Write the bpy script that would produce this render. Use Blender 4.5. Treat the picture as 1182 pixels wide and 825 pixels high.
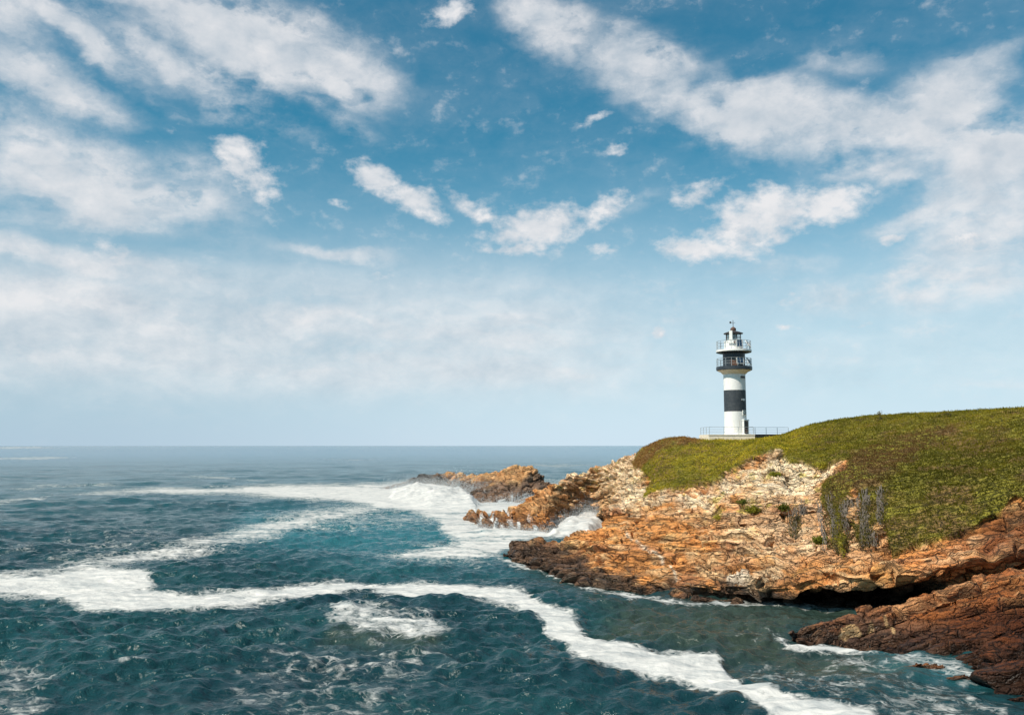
import bpy, bmesh, math, random
import numpy as np
from math import radians as R, sin, cos, pi
from mathutils import Vector, Matrix

for o in list(bpy.data.objects): bpy.data.objects.remove(o)
scene = bpy.context.scene
col = scene.collection
random.seed(7); RNG = np.random.default_rng(7)

# ------------------------------------------------------------------ camera
H = 12.0                                  # eye height over the sea
F = 1024.0                                # focal length in pixels of the 1182 px wide photo
PH = math.atan(101.0 / F)
cd = bpy.data.cameras.new('camera'); cam = bpy.data.objects.new('camera', cd); col.objects.link(cam)
cd.sensor_width = 36; cd.lens = F / 1182 * 36; cd.clip_start = .5; cd.clip_end = 60000
cam.location = (0, 0, H); cam.rotation_euler = (pi / 2 + PH, 0, 0)
scene.camera = cam
vs = scene.view_settings
vs.view_transform = 'Standard'; vs.look = 'None'; vs.gamma = 1; vs.exposure = 0.12; vs.use_curve_mapping = False

# ------------------------------------------------------------------ sun and sky
SUN_EL, SUN_AZ = R(50), R(-124)           # azimuth from +Y, clockwise
sd = Vector((sin(SUN_AZ) * cos(SUN_EL), cos(SUN_AZ) * cos(SUN_EL), sin(SUN_EL)))
sl = bpy.data.lights.new('sun', 'SUN'); sl.energy = 4.9; sl.angle = R(.53); sl.color = (1, .91, .78)
so = bpy.data.objects.new('sun', sl); col.objects.link(so); so.rotation_euler = (-sd).to_track_quat('-Z', 'Y').to_euler()
so.location = (-60, -60, 90)

W = bpy.data.worlds.new('World'); scene.world = W; W.use_nodes = True

class NT:
    """small helper for writing node trees"""
    def __init__(s, nt): s.nt = nt; s.L = nt.links
    def n(s, t, **k):
        x = s.nt.nodes.new(t)
        for a, b in k.items(): setattr(x, a, b)
        return x
    def put(s, sock, v):
        if isinstance(v, bpy.types.NodeSocket): s.L.new(v, sock)
        elif v is not None:
            try: sock.default_value = v
            except Exception: sock.default_value = (*v, 1)
    def math(s, op, a, b=None, c=None, clamp=False):
        x = s.n('ShaderNodeMath', operation=op, use_clamp=clamp)
        for i, v in enumerate((a, b, c)): s.put(x.inputs[i], v)
        return x.outputs[0]
    def vec(s, op, a, b=None, scale=None):
        x = s.n('ShaderNodeVectorMath', operation=op)
        s.put(x.inputs[0], a); s.put(x.inputs[1], b)
        if scale is not None: s.put(x.inputs['Scale'], scale)
        return x.outputs[1] if op in ('LENGTH', 'DOT_PRODUCT') else x.outputs[0]
    def mr(s, v, a, b, c=0, d=1, smooth=True):
        x = s.n('ShaderNodeMapRange', interpolation_type='SMOOTHSTEP' if smooth else 'LINEAR')
        for i, q in enumerate((v, a, b, c, d)): s.put(x.inputs[i], q)
        return x.outputs[0]
    def mix(s, f, a, b, mode='MIX'):
        x = s.n('ShaderNodeMix', data_type='RGBA', blend_type=mode, clamp_factor=True)
        s.put(x.inputs[0], f); s.put(x.inputs[6], a); s.put(x.inputs[7], b)
        return x.outputs[2]
    def noise(s, v, scale, detail=4, rough=.55, dist=0, dim='3D'):
        x = s.n('ShaderNodeTexNoise', noise_dimensions=dim)
        s.put(x.inputs['Vector'], v); s.put(x.inputs['Scale'], scale); s.put(x.inputs['Detail'], detail)
        s.put(x.inputs['Roughness'], rough); s.put(x.inputs['Distortion'], dist)
        return x
    def mapping(s, v, loc=(0, 0, 0), rot=(0, 0, 0), sc=(1, 1, 1), typ='POINT'):
        x = s.n('ShaderNodeMapping', vector_type=typ)
        s.put(x.inputs[0], v); x.inputs['Location'].default_value = loc
        x.inputs['Rotation'].default_value = rot; x.inputs['Scale'].default_value = sc
        return x.outputs[0]
    def xyz(s, a, b, c=0.0):
        x = s.n('ShaderNodeCombineXYZ')
        for i, v in enumerate((a, b, c)): s.put(x.inputs[i], v)
        return x.outputs[0]

def ray(u, v):
    """world direction through pixel (u, v) of the photo"""
    yc = 412.5 - v
    return np.array([u - 591.0, F * cos(PH) - yc * sin(PH), F * sin(PH) + yc * cos(PH)])
def angles(u, v):
    d = ray(u, v)
    return math.degrees(math.atan2(d[0], d[1])), math.degrees(math.atan2(d[2], math.hypot(d[0], d[1])))

def build_world():
    nt = W.node_tree; nt.nodes.clear(); t = NT(nt)
    geo = t.n('ShaderNodeTexCoord').outputs['Generated']
    d = t.vec('NORMALIZE', geo)
    sx = t.n('ShaderNodeSeparateXYZ'); t.put(sx.inputs[0], d)
    X, Y, Z = sx.outputs
    sky = t.n('ShaderNodeTexSky', sky_type='NISHITA', sun_disc=False)
    sky.sun_elevation = SUN_EL; sky.sun_rotation = SUN_AZ
    sky.air_density = 1.0; sky.dust_density = 1.0; sky.ozone_density = 1.0; sky.altitude = 0
    az = t.math('MULTIPLY', t.math('ARCTAN2', X, Y), 57.2958)
    el = t.math('MULTIPLY', t.math('ARCSINE', Z), 57.2958)
    P0 = t.xyz(az, el, 0)
    # warp of the cloud outlines
    w1 = t.noise(t.mapping(P0, sc=(.09, .16, 1)), 1.0, 3, .5)
    w2 = t.noise(t.mapping(P0, sc=(.5, .8, 1)), 1.0, 4, .6)
    wv = t.vec('SCALE', t.vec('SUBTRACT', w1.outputs['Color'], (.5, .5, .5)), scale=3.6)
    wv2 = t.vec('SCALE', t.vec('SUBTRACT', w2.outputs['Color'], (.5, .5, .5)), scale=1.3)
    P1 = t.vec('ADD', P0, t.vec('ADD', wv, wv2))
    P1p = t.vec('ADD', P0, t.vec('SCALE', wv2, scale=.9))
    def blobs(P, lst, inner):
        acc = None
        for (u, v, hw, hh, a, amp) in lst:
            c = angles(u, v); e = angles(u + 1, v); f2 = angles(u, v - 1)
            m = t.mapping(P, loc=(c[0], c[1], 0), rot=(0, 0, R(-a)), sc=(hw * (e[0] - c[0]), hh * (f2[1] - c[1]), 1), typ='TEXTURE')
            r = t.mr(t.vec('LENGTH', m), inner, 1.42, amp, 0.0)
            acc = r if acc is None else t.math('SMOOTH_MAX', acc, r, .25)
        return acc
    soft = [(40, 85, 150, 44, 8, .95), (110, 52, 150, 26, 22, .95), (220, 85, 170, 36, 18, 1.0), (10, 30, 70, 40, 10, .8), (280, 40, 200, 66, 8, 1.0), (390, 95, 60, 26, 30, .8), (410, 75, 75, 38, 25, .8), (350, 108, 120, 22, 22, .7),
            (70, 195, 190, 70, 8, .9), (150, 235, 190, 45, -6, .85), (250, 262, 150, 40, 14, .3), (390, 290, 90, 14, 6, .6),
            (80, 300, 230, 30, 6, .8), (110, 352, 260, 34, 4, .6), (330, 372, 260, 20, 3, .55), (560, 395, 200, 22, 4, .4),
            (640, 40, 90, 50, 22, .95), (740, 85, 130, 58, 22, 1.0), (870, 128, 160, 56, 16, 1.0), (985, 150, 120, 42, 0, .95),
            (1085, 130, 110, 80, -25, .95), (1150, 190, 130, 90, -15, 1.0), (1010, 200, 115, 32, -4, .95), (1090, 235, 130, 32, -12, .8), (965, 72, 62, 28, 0, .45), (430, 70, 90, 22, 25, .45), (230, 195, 90, 40, 10, .6), (520, 248, 120, 12, 14, .4), (900, 300, 150, 20, -6, .4), (720, 235, 70, 16, -15, .4), (1140, 60, 70, 26, -30, .55),
            (1050, 332, 200, 40, 0, .72), (1130, 270, 120, 50, -10, .85), (625, 368, 110, 13, 4, .5), (760, 368, 160, 10, 0, .3), (1140, 432, 90, 10, 3, .4), (660, 430, 60, 8, 0, .4),
            (-330, 150, 260, 130, 5, .8), (1520, 120, 260, 110, -5, .8), (-300, 380, 400, 50, 0, .6), (1500, 360, 300, 40, 0, .5), (500, -260, 420, 120, 10, .7), (1100, -330, 380, 110, -10, .7)]
    puff = [(278, 180, 36, 32, 10, 1.0), (296, 208, 38, 34, 45, .85), (436, 208, 46, 20, 22, 1.), (480, 231, 52, 20, 26, 1.), (540, 238, 44, 14, 24, .85),
            (625, 262, 78, 32, -10, 1.), (692, 246, 46, 20, -25, .9), (592, 288, 50, 9, 0, .85), (690, 135, 24, 9, -6, .7), (712, 172, 19, 8, 0, .6),
            (808, 224, 42, 14, -15, .8), (868, 255, 82, 46, -14, .95), (802, 287, 58, 18, 0, .9), (935, 240, 80, 32, -12, .9), (1032, 275, 22, 10, 0, .85),
            (1115, 276, 62, 16, 0, .75), (762, 384, 9, 12, 0, .9), (908, 378, 22, 5, 0, .6), (992, 376, 28, 4, 0, .55), (525, 12, 36, 14, -22, .75), (910, 345, 40, 10, 0, .5),
            (690, 288, 24, 10, 0, .6), (150, 300, 80, 16, 12, .6), (440, 316, 16, 7, 10, .6), (1070, 238, 60, 14, -8, .6), (560, 282, 30, 7, 0, .4), (388, 235, 20, 7, 20, .5)]
    A = blobs(P1, soft, .1); B = blobs(P1p, puff, .05)
    # detail noises: streaks fanning from the upper left, and billows
    st_c = t.mapping(P1, rot=(0, 0, R(14)), sc=(.07, .30, 1))
    n1 = t.noise(st_c, 1.0, 7, .56, .4)
    bl_c = t.mapping(P0, sc=(.34, .46, 1))
    n2 = t.noise(bl_c, 1.0, 9, .6, .25)
    n2s = t.noise(t.mapping(t.vec('ADD', P0, (-.7, 1.0, 0)), sc=(.34, .46, 1)), 1.0, 5, .55, .25)
    n3 = t.noise(t.mapping(P0, sc=(1.1, 1.7, 1)), 1.0, 6, .6)
    na = t.math('ADD', t.math('MULTIPLY', t.math('SUBTRACT', n1.outputs[0], .5), .95), t.math('ADD', t.math('MULTIPLY', t.math('SUBTRACT', n2.outputs[0], .5), .42), t.math('MULTIPLY', t.math('SUBTRACT', n3.outputs[0], .5), .18)))
    a1 = t.math('ADD', A, t.math('MULTIPLY', na, t.mr(A, .0, .5)))
    dA = t.mr(a1, .04, 1.02)
    nb = t.math('ADD', t.math('MULTIPLY', t.math('SUBTRACT', n2.outputs[0], .5), 1.7), t.math('MULTIPLY', t.math('SUBTRACT', n3.outputs[0], .5), 1.3))
    nb = t.math('ADD', nb, t.math('MULTIPLY', t.math('SUBTRACT', n1.outputs[0], .5), .5))
    b1 = t.math('ADD', t.math('MULTIPLY', B, 1.12), t.math('MULTIPLY', nb, t.mr(B, 0, .3)))
    dB = t.mr(b1, .10, 1.12)
    # thin general veil so that the open sky is never a clean gradient
    veil = t.mr(t.noise(t.mapping(P1, rot=(0, 0, R(-8)), sc=(.05, .22, 1)), 1.0, 7, .6).outputs[0], .45, .8, 0, .16)
    veilel = t.mr(el, 1.0, 22.0, 2.2, .5)
    veil = t.math('MULTIPLY', veil, veilel)
    D = t.math('MAXIMUM', t.math('MULTIPLY', dA, .93), t.math('MULTIPLY', dB, .95))
    D = t.math('MAXIMUM', D, veil)
    # milky bank low over the sea, thinning to the right
    mk = t.math('MULTIPLY', t.math('MULTIPLY', t.mr(el, 14.0, 7.5), t.mr(el, .6, 5.0)), t.mr(az, 14, -2, .22, .72))
    mk = t.math('MULTIPLY', mk, t.mr(t.noise(t.mapping(P1, sc=(.045, .38, 1)), 1.0, 6, .55).outputs[0], .3, .62, .66, 1.0))
    D = t.math('SUBTRACT', 1.0, t.math('MULTIPLY', t.math('SUBTRACT', 1.0, D), t.math('SUBTRACT', 1.0, mk)))
    D = t.math('MULTIPLY', D, t.mr(el, .3, 5.0, .15, 1.0))
    # shading of the clouds: bright sun side, greyer where thick
    sh = t.math('MULTIPLY', t.math('SUBTRACT', n2.outputs[0], n2s.outputs[0]), 2.6)
    thick = t.mr(a1, .75, 1.35, 0, .5)
    lum = t.math('SUBTRACT', t.math('ADD', .74, t.math('ADD', t.math('MULTIPLY', sh, .45), t.math('MULTIPLY', t.math('SUBTRACT', n1.outputs[0], .5), .9))), thick, clamp=True)
    lum = t.math('MAXIMUM', lum, t.math('MULTIPLY', dB, t.math('ADD', .68, sh)), clamp=True)
    ccol = t.mix(lum, (.40, .51, .61, 1), (.90, .89, .90, 1))
    # haze low over the horizon
    tint = t.mix(1.0, sky.outputs[0], SKY_TINT, 'MULTIPLY')
    bg1 = t.n('ShaderNodeBackground'); t.put(bg1.inputs[0], tint); bg1.inputs[1].default_value = SKY_S
    hz = t.mr(el, -1.0, 20.5, 1.0, 0.0)
    hcol = t.mix(t.mr(az, -32, 10), (.44, .57, .69, 1), (.63, .76, .87, 1))
    bgh = t.n('ShaderNodeBackground'); t.put(bgh.inputs[0], hcol); bgh.inputs[1].default_value = 1.0
    m1 = t.n('ShaderNodeMixShader'); t.put(m1.inputs[0], t.math('MULTIPLY', hz, .92)); t.L.new(bg1.outputs[0], m1.inputs[1]); t.L.new(bgh.outputs[0], m1.inputs[2])
    bg2 = t.n('ShaderNodeBackground'); t.put(bg2.inputs[0], ccol); bg2.inputs[1].default_value = .88
    m2 = t.n('ShaderNodeMixShader'); t.put(m2.inputs[0], D); t.L.new(m1.outputs[0], m2.inputs[1]); t.L.new(bg2.outputs[0], m2.inputs[2])
    out = t.n('ShaderNodeOutputWorld'); t.L.new(m2.outputs[0], out.inputs[0])
SKY_TINT = (.20, .96, 1.03, 1); SKY_S = .09
build_world()
W.cycles.sampling_method = 'MANUAL'; W.cycles.sample_map_resolution = 512

# ------------------------------------------------------------------ numeric helpers
def wpt(u, v, Y):
    """world point on the ray through photo pixel (u, v) at ground distance Y"""
    u = np.asarray(u, float); v = np.asarray(v, float); Y = np.asarray(Y, float)
    yc = 412.5 - v
    dy = F * cos(PH) - yc * sin(PH); dz = F * sin(PH) + yc * cos(PH)
    k = Y / dy
    return np.stack(np.broadcast_arrays((u - 591) * k, Y, H + dz * k), -1)
def sea_Y(v):
    yc = 412.5 - np.asarray(v, float)
    return -H * (F * cos(PH) - yc * sin(PH)) / (F * sin(PH) + yc * cos(PH))
def to_px(P):
    x, y, z = P[..., 0], P[..., 1], P[..., 2] - H
    zc = y * cos(PH) + z * sin(PH); yc = -y * sin(PH) + z * cos(PH)
    zc = np.where(np.abs(zc) < .1, .1, zc)
    u = 591 + F * x / zc; v = 412.5 - F * yc / zc
    bad = zc < 1
    return np.where(bad, -9999, u), np.where(bad, 9999, v)
def zat(v, Y): return float(wpt(591, v, Y)[2])

def _h(ix, iy, iz, seed):
    h = (ix.astype(np.uint32) * np.uint32(374761393) + iy.astype(np.uint32) * np.uint32(668265263) + iz.astype(np.uint32) * np.uint32(2147483647) + np.uint32(seed * 974711 + 12345))
    h = (h ^ (h >> np.uint32(13))) * np.uint32(1274126177)
    h = (h ^ (h >> np.uint32(16))) * np.uint32(2246822519)
    return ((h ^ (h >> np.uint32(15))) & np.uint32(0xffffff)).astype(np.float32) / np.float32(0xffffff)
def hsh(a, b=0, c=0, seed=0):
    a = np.asarray(a).astype(np.int64)
    return _h(a, np.zeros_like(a) + np.asarray(b).astype(np.int64), np.zeros_like(a) + np.asarray(c).astype(np.int64), seed)
def vnoise(P, s, seed=0):
    q = np.asarray(P, np.float32) / np.float32(s)
    i = np.floor(q); f = q - i; f = f * f * f * (f * (f * 6 - 15) + 10)
    i = i.astype(np.int64); x, y, z = i[..., 0], i[..., 1], i[..., 2]
    fx, fy, fz = f[..., 0], f[..., 1], f[..., 2]
    def g(a, b, c): return _h(x + a, y + b, z + c, seed)
    x00 = g(0, 0, 0) * (1 - fx) + g(1, 0, 0) * fx; x10 = g(0, 1, 0) * (1 - fx) + g(1, 1, 0) * fx
    x01 = g(0, 0, 1) * (1 - fx) + g(1, 0, 1) * fx; x11 = g(0, 1, 1) * (1 - fx) + g(1, 1, 1) * fx
    y0 = x00 * (1 - fy) + x10 * fy; y1 = x01 * (1 - fy) + x11 * fy
    return (y0 * (1 - fz) + y1 * fz) * 2 - 1
def fbm(P, s, octs=4, seed=0, gain=.5):
    a, tot, n = 1.0, 0.0, 0.0
    for k in range(octs):
        tot = tot + a * vnoise(P, s, seed + 17 * k); n += a; s = s * .49; a *= gain
    return tot / n
def sstep(x, a, b):
    t = np.clip((x - a) / (b - a), 0, 1); return t * t * (3 - 2 * t)
def poly_sdf(u, v, poly):
    """signed distance in pixels, positive inside"""
    out = np.full(u.shape, -1e3, np.float32)
    pu = np.array([p[0] for p in poly]); pv = np.array([p[1] for p in poly])
    m = (u > pu.min() - 90) & (u < pu.max() + 90) & (v > pv.min() - 60) & (v < pv.max() + 60)
    if not m.any(): return out
    x = u[m].astype(np.float32); y = v[m].astype(np.float32)
    d = np.full(x.shape, 1e9, np.float32); ins = np.zeros(x.shape, bool)
    n = len(poly)
    for i in range(n):
        ax, ay = poly[i]; bx, by = poly[(i + 1) % n]
        ex, ey = bx - ax, by - ay; L2 = ex * ex + ey * ey + 1e-9
        t = np.clip(((x - ax) * ex + (y - ay) * ey) / L2, 0, 1)
        d = np.minimum(d, (x - ax - t * ex) ** 2 + (y - ay - t * ey) ** 2)
        if ay != by:
            c = ((ay > y) != (by > y)) & (x < (bx - ax) * (y - ay) / (by - ay) + ax)
            ins ^= c
    d = np.sqrt(d); out[m] = np.where(ins, d, -d)
    return out
def line_dist(u, v, pts, vs_=1.0):
    d = np.full(u.shape, 1e3, np.float32)
    for (ax, ay), (bx, by) in zip(pts[:-1], pts[1:]):
        ex, ey = bx - ax, (by - ay) * vs_; L2 = ex * ex + ey * ey + 1e-9
        t = np.clip(((u - ax) * ex + (v - ay) * vs_ * ey) / L2, 0, 1)
        d = np.minimum(d, np.hypot(u - ax - t * ex, (v - ay) * vs_ - t * ey))
    return d
def lerp(a, b, t):
    t = np.asarray(t)[..., None]; return a * (1 - t) + b * t
def C(*c): return np.array(c, np.float32)

def grid_mesh(name, P, mat, colr=None, attrs=None, smooth=True):
    nr, nc = P.shape[:2]
    me = bpy.data.meshes.new(name)
    idx = np.arange(nr * nc).reshape(nr, nc)
    q = np.stack([idx[:-1, :-1], idx[:-1, 1:], idx[1:, 1:], idx[1:, :-1]], -1).reshape(-1, 4)
    fill_mesh(me, P.reshape(-1, 3), q, mat, None if colr is None else colr.reshape(-1, 3), {k: v.reshape(-1) for k, v in (attrs or {}).items()}, smooth)
    o = bpy.data.objects.new(name, me); col.objects.link(o); return o
def fill_mesh(me, V, faces, mat, colr=None, attrs=None, smooth=True):
    nf, k = faces.shape
    me.vertices.add(len(V)); me.vertices.foreach_set('co', np.ascontiguousarray(V, np.float32).ravel())
    me.loops.add(nf * k); me.loops.foreach_set('vertex_index', np.ascontiguousarray(faces, np.int32).ravel())
    me.polygons.add(nf); me.polygons.foreach_set('loop_start', np.arange(0, nf * k, k, dtype=np.int32))
    me.polygons.foreach_set('use_smooth', np.full(nf, smooth, bool))
    me.update(calc_edges=True)
    if colr is not None:
        a = me.attributes.new('col', 'FLOAT_COLOR', 'POINT')
        a.data.foreach_set('color', np.concatenate([colr, np.ones((len(V), 1))], 1).astype(np.float32).ravel())
    for n_, v_ in (attrs or {}).items():
        a = me.attributes.new(n_, 'FLOAT', 'POINT'); a.data.foreach_set('value', np.ascontiguousarray(v_, np.float32))
    if mat: me.materials.append(mat)

def tag(o, label=None, cat=None, group=None, kind=None):
    if label: o['label'] = label
    if cat: o['category'] = cat
    if group: o['group'] = group
    if kind: o['kind'] = kind
    return o

# ------------------------------------------------------------------ materials
def new_mat(name):
    m = bpy.data.materials.new(name); m.use_nodes = True
    t = NT(m.node_tree); b = m.node_tree.nodes['Principled BSDF']
    return m, t, b
def simple(name, c, rough=.6, metal=0, var=.12, scale=3.0, bump=0):
    m, t, b = new_mat(name)
    P = t.n('ShaderNodeTexCoord').outputs['Object']
    n = t.noise(P, scale, 5, .6).outputs[0]
    f = t.mr(n, .3, .7, 1 - var, 1 + var, False)
    v = t.n('ShaderNodeVectorMath', operation='SCALE'); v.inputs[0].default_value = c[:3]; t.put(v.inputs['Scale'], f)
    t.put(b.inputs['Base Color'], v.outputs[0]); b.inputs['Roughness'].default_value = rough; b.inputs['Metallic'].default_value = metal
    if bump:
        bp = t.n('ShaderNodeBump'); bp.inputs['Distance'].default_value = bump; t.put(bp.inputs['Height'], n); t.put(b.inputs['Normal'], bp.outputs[0])
    return m
def attr(t, name): return t.n('ShaderNodeAttribute', attribute_name=name)

def rock_mat():
    m, t, b = new_mat('rock')
    P = t.n('ShaderNodeTexCoord').outputs['Object']
    c = attr(t, 'col').outputs['Color']; wet = attr(t, 'wet').outputs['Fac']
    n1 = t.noise(P, 5.0, 6, .65).outputs[0]
    n2 = t.noise(t.mapping(P, sc=(1, 1, 2.5)), 1.1, 6, .6).outputs[0]
    f = t.math('ADD', t.mr(n1, .25, .75, .72, 1.28, False), t.mr(n2, .3, .7, -.18, .18, False))
    v = t.vec('SCALE', c, scale=f)
    t.put(b.inputs['Base Color'], v)
    t.put(b.inputs['Roughness'], t.mr(wet, 0, 1, .88, .42, False))
    b.inputs['Specular IOR Level'].default_value = .35
    wj = t.vec('ADD', P, t.vec('SCALE', t.vec('SUBTRACT', t.noise(P, 1.5, 4, .6).outputs['Color'], (.5, .5, .5)), scale=.7))
    j1 = t.n('ShaderNodeTexVoronoi', feature='DISTANCE_TO_EDGE'); t.put(j1.inputs['Vector'], t.mapping(wj, rot=(.25, .12, 0), sc=(.55, .8, 2.1))); j1.inputs['Scale'].default_value = 1.0
    j2 = t.n('ShaderNodeTexVoronoi', feature='DISTANCE_TO_EDGE'); t.put(j2.inputs['Vector'], t.mapping(wj, rot=(.25, .12, .6), sc=(1.6, 1.9, 4.5))); j2.inputs['Scale'].default_value = 1.0
    jj = t.math('ADD', t.mr(j1.outputs['Distance'], 0, .10), t.math('MULTIPLY', t.mr(j2.outputs['Distance'], 0, .12), .28))
    # bedding seams: thin open joints that follow the beds, broken up along their length
    bd = attr(t, 'bed').outputs['Fac']
    wob = t.noise(P, 1.1, 5, .6).outputs[0]; gate = t.noise(P, .55, 3, .6).outputs[0]
    def seam(step, wd, off):
        x = t.math('FRACT', t.math('ADD', t.math('MULTIPLY', t.math('ADD', bd, t.math('MULTIPLY', t.math('SUBTRACT', wob, .5), .17)), 1 / step), off))
        e = t.math('SUBTRACT', .5, t.math('ABSOLUTE', t.math('SUBTRACT', x, .5)))
        return t.mr(t.math('MULTIPLY', e, step), 0.0, t.mr(gate, .3, .7, wd * .25, wd), 1.0, 0.0)
    sm = t.math('MAXIMUM', seam(.62, .085, .1), t.math('MULTIPLY', seam(.27, .05, .4), t.mr(n2, .42, .6, 0, .8)))
    jc = t.math('MULTIPLY', t.mr(j1.outputs['Distance'], 0, .05, 1, 0), t.mr(gate, .35, .6))
    seams = t.math('MAXIMUM', sm, jc)
    v = t.vec('SCALE', v, scale=t.mr(seams, 0, 1, 1.34, .42, False)); t.put(b.inputs['Base Color'], v)
    jj = t.math('SUBTRACT', jj, t.math('MULTIPLY', seams, 1.1))
    bp = t.n('ShaderNodeBump'); bp.inputs['Strength'].default_value = 1.0; bp.inputs['Distance'].default_value = .19
    t.put(bp.inputs['Height'], t.math('ADD', jj, t.math('ADD', t.math('MULTIPLY', n1, .7), t.math('MULTIPLY', t.noise(P, 16.0, 3, .6).outputs[0], .4))))
    t.put(b.inputs['Normal'], bp.outputs[0])
    return m
M_ROCK = rock_mat()

def leaf_mat():
    m, t, b = new_mat('leaves')
    c = attr(t, 'col').outputs['Color']
    t.put(b.inputs['Base Color'], c); b.inputs['Roughness'].default_value = .6
    b.inputs['Specular IOR Level'].default_value = .15
    tr = t.n('ShaderNodeBsdfTranslucent'); t.put(tr.inputs[0], c); mx = t.n('ShaderNodeMixShader'); mx.inputs[0].default_value = .3
    o = m.node_tree.nodes['Material Output']; t.L.new(b.outputs[0], mx.inputs[1]); t.L.new(tr.outputs[0], mx.inputs[2]); t.L.new(mx.outputs[0], o.inputs[0])
    return m
M_LEAF = leaf_mat()

# ------------------------------------------------------------------ rock relief
def strata(P, nrm, d2, seed, thick=(1.5, .5), amp=(.8, .28), warp=1.0, joint=2.4):
    """bedded, jointed relief: returns displacement in metres, per-block tones and the crack pattern"""
    n = np.array(nrm, float); n /= np.linalg.norm(n)
    e1 = np.cross(n, np.array(d2, float)); e1 /= np.linalg.norm(e1); e2 = np.cross(n, e1)
    w = fbm(P, 11, 2, seed); w2 = fbm(P, 2.4, 3, seed + 5); w3 = fbm(P, .7, 2, seed + 9)
    b = P @ n + warp * (1.3 * w + .16 * w2 + .07 * w3)
    strata.bed = b
    s1 = P @ e1 + .9 * w + .45 * w2 + .16 * w3; s2 = P @ e2 + .9 * fbm(P, 9, 2, seed + 31) + .45 * fbm(P, 2.6, 3, seed + 33) + .16 * w3
    disp = np.zeros(b.shape, np.float32); tone = np.zeros(b.shape, np.float32); crack = np.zeros(b.shape, np.float32); deep = np.zeros(b.shape, np.float32)
    sel = fbm(P, 3.5, 3, seed + 61)
    for k, (th, am) in enumerate(zip(thick, amp)):
        q = b / th + .45 * vnoise(P, 7 * th, seed + 70 + k)
        i = np.floor(q); f = q - i
        # beds of unequal thickness: every layer is split again at its own height, or not at all
        cut = .3 + .4 * hsh(i, seed=seed + 80 + k); has = hsh(i, seed=seed + 81 + k) > .35
        up = (f > cut) & has
        i2 = i * 2 + up; lo = np.where(up, cut, 0); hi = np.where(has & ~up, cut, 1); ff = (f - lo) / (hi - lo)
        L = th * joint
        c1 = s1 / L + hsh(i2, seed=seed + 3 + k) * 7; c2 = s2 / (L * 1.3) + hsh(i2, seed=seed + 4 + k) * 7
        c2 = c2 + .75 * vnoise(P, 1.7 * L, seed + 95 + k); c1 = c1 + .55 * vnoise(P, 2.1 * L, seed + 97 + k) + .25 * np.sin(c2 * 2.1 + hsh(i2, seed=seed + 6) * 6)
        j1 = np.floor(c1); g1 = c1 - j1; j2 = np.floor(c2); g2 = c2 - j2
        rl = hsh(i2, seed=seed + 11 + k) - .5
        rb = hsh(i2, j1, j2, seed + 13 + k) - .5
        tilt = ((g1 - .5) * (hsh(i2, j1, j2, seed + 21 + k) - .5) + (g2 - .5) * (hsh(i2, j1, j2, seed + 23 + k) - .5))
        act = 1.0 if k == 0 else sstep(sel, -.35, .25)
        d = am * (.85 * rl + .95 * rb + .9 * tilt - .75 * (ff - .5) * (hi - lo))
        ce = np.minimum(ff, 1 - ff) * (hi - lo) * th
        d = d * (1 - .65 * np.exp(-(ce / (.05 * th + .06)) ** 2))
        cj = np.minimum(np.minimum(g1, 1 - g1), np.minimum(g2, 1 - g2) * 1.3) * L
        wd = .055 * th + .06
        wd = wd * (.5 + 1.2 * sstep(vnoise(P, 1.4, seed + 90 + k), -.4, .6))
        cr = np.maximum(np.exp(-(ce / wd) ** 2), .85 * np.exp(-(cj / wd) ** 2))
        deep = np.maximum(deep, (.42 * th + .22) * cr * act)
        disp += d * act; tone += (rb * .7 + rl * .8) * (1.0 if k == 0 else .7) * act; crack = np.maximum(crack, cr * act)
    fine = .08 * w2 + .11 * fbm(P, .6, 4, seed + 41, .7)
    # larger gullies and buttresses
    r = 1 - np.abs(fbm(P, 8, 3, seed + 51)) * 2.4
    fine -= .6 * sstep(r, .6, 1)
    return disp, fine - deep, tone, crack

def seaward(N):
    h = N.copy(); h[..., 2] = 0
    h = h + np.array([-.12, -.35, 0]); h /= np.linalg.norm(h, axis=-1, keepdims=True) + 1e-9
    d = .55 * N + 1.0 * h
    return d / np.linalg.norm(d, axis=-1, keepdims=True)
def smooth_curve(u, pts, sig):
    pu = np.array([p[0] for p in pts], float)
    k = np.exp(-.5 * (np.arange(-3, 3.01, .5)) ** 2); k /= k.sum()
    res = []
    for c in range(1, len(pts[0])):
        pc = np.array([p[c] for p in pts], float)
        res.append(sum(wk * np.interp(u + o * sig, pu, pc) for wk, o in zip(k, np.arange(-3, 3.01, .5))))
    return res
def catmull(K, rows, ten=.5):
    """K: list of (nc,3) control rings; rows: samples per segment"""
    out = []
    n = len(K)
    for s in range(n - 1):
        p1, p2 = K[s], K[s + 1]
        m1 = (K[s + 1] - K[max(s - 1, 0)]) * .5 * ten * (1 if s else 2); m2 = (K[min(s + 2, n - 1)] - K[s]) * .5 * ten
        L = np.linalg.norm(p2 - p1, axis=-1, keepdims=True)
        for m in (m1, m2):
            ml = np.linalg.norm(m, axis=-1, keepdims=True); m *= np.minimum(1, L / (ml + 1e-6))
        for j in range(rows[s]):
            t = j / rows[s]
            h00 = 2 * t ** 3 - 3 * t ** 2 + 1; h10 = t ** 3 - 2 * t ** 2 + t; h01 = -2 * t ** 3 + 3 * t ** 2; h11 = t ** 3 - t ** 2
            out.append(h00 * p1 + h10 * m1 + h01 * p2 + h11 * m2)
    out.append(K[-1])
    return np.stack(out)
def normals(P):
    du = np.gradient(P, axis=1); dv = np.gradient(P, axis=0)
    n = np.cross(du, dv); l = np.linalg.norm(n, axis=-1, keepdims=True)
    n = n / np.maximum(l, 1e-6)
    return n
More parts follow.
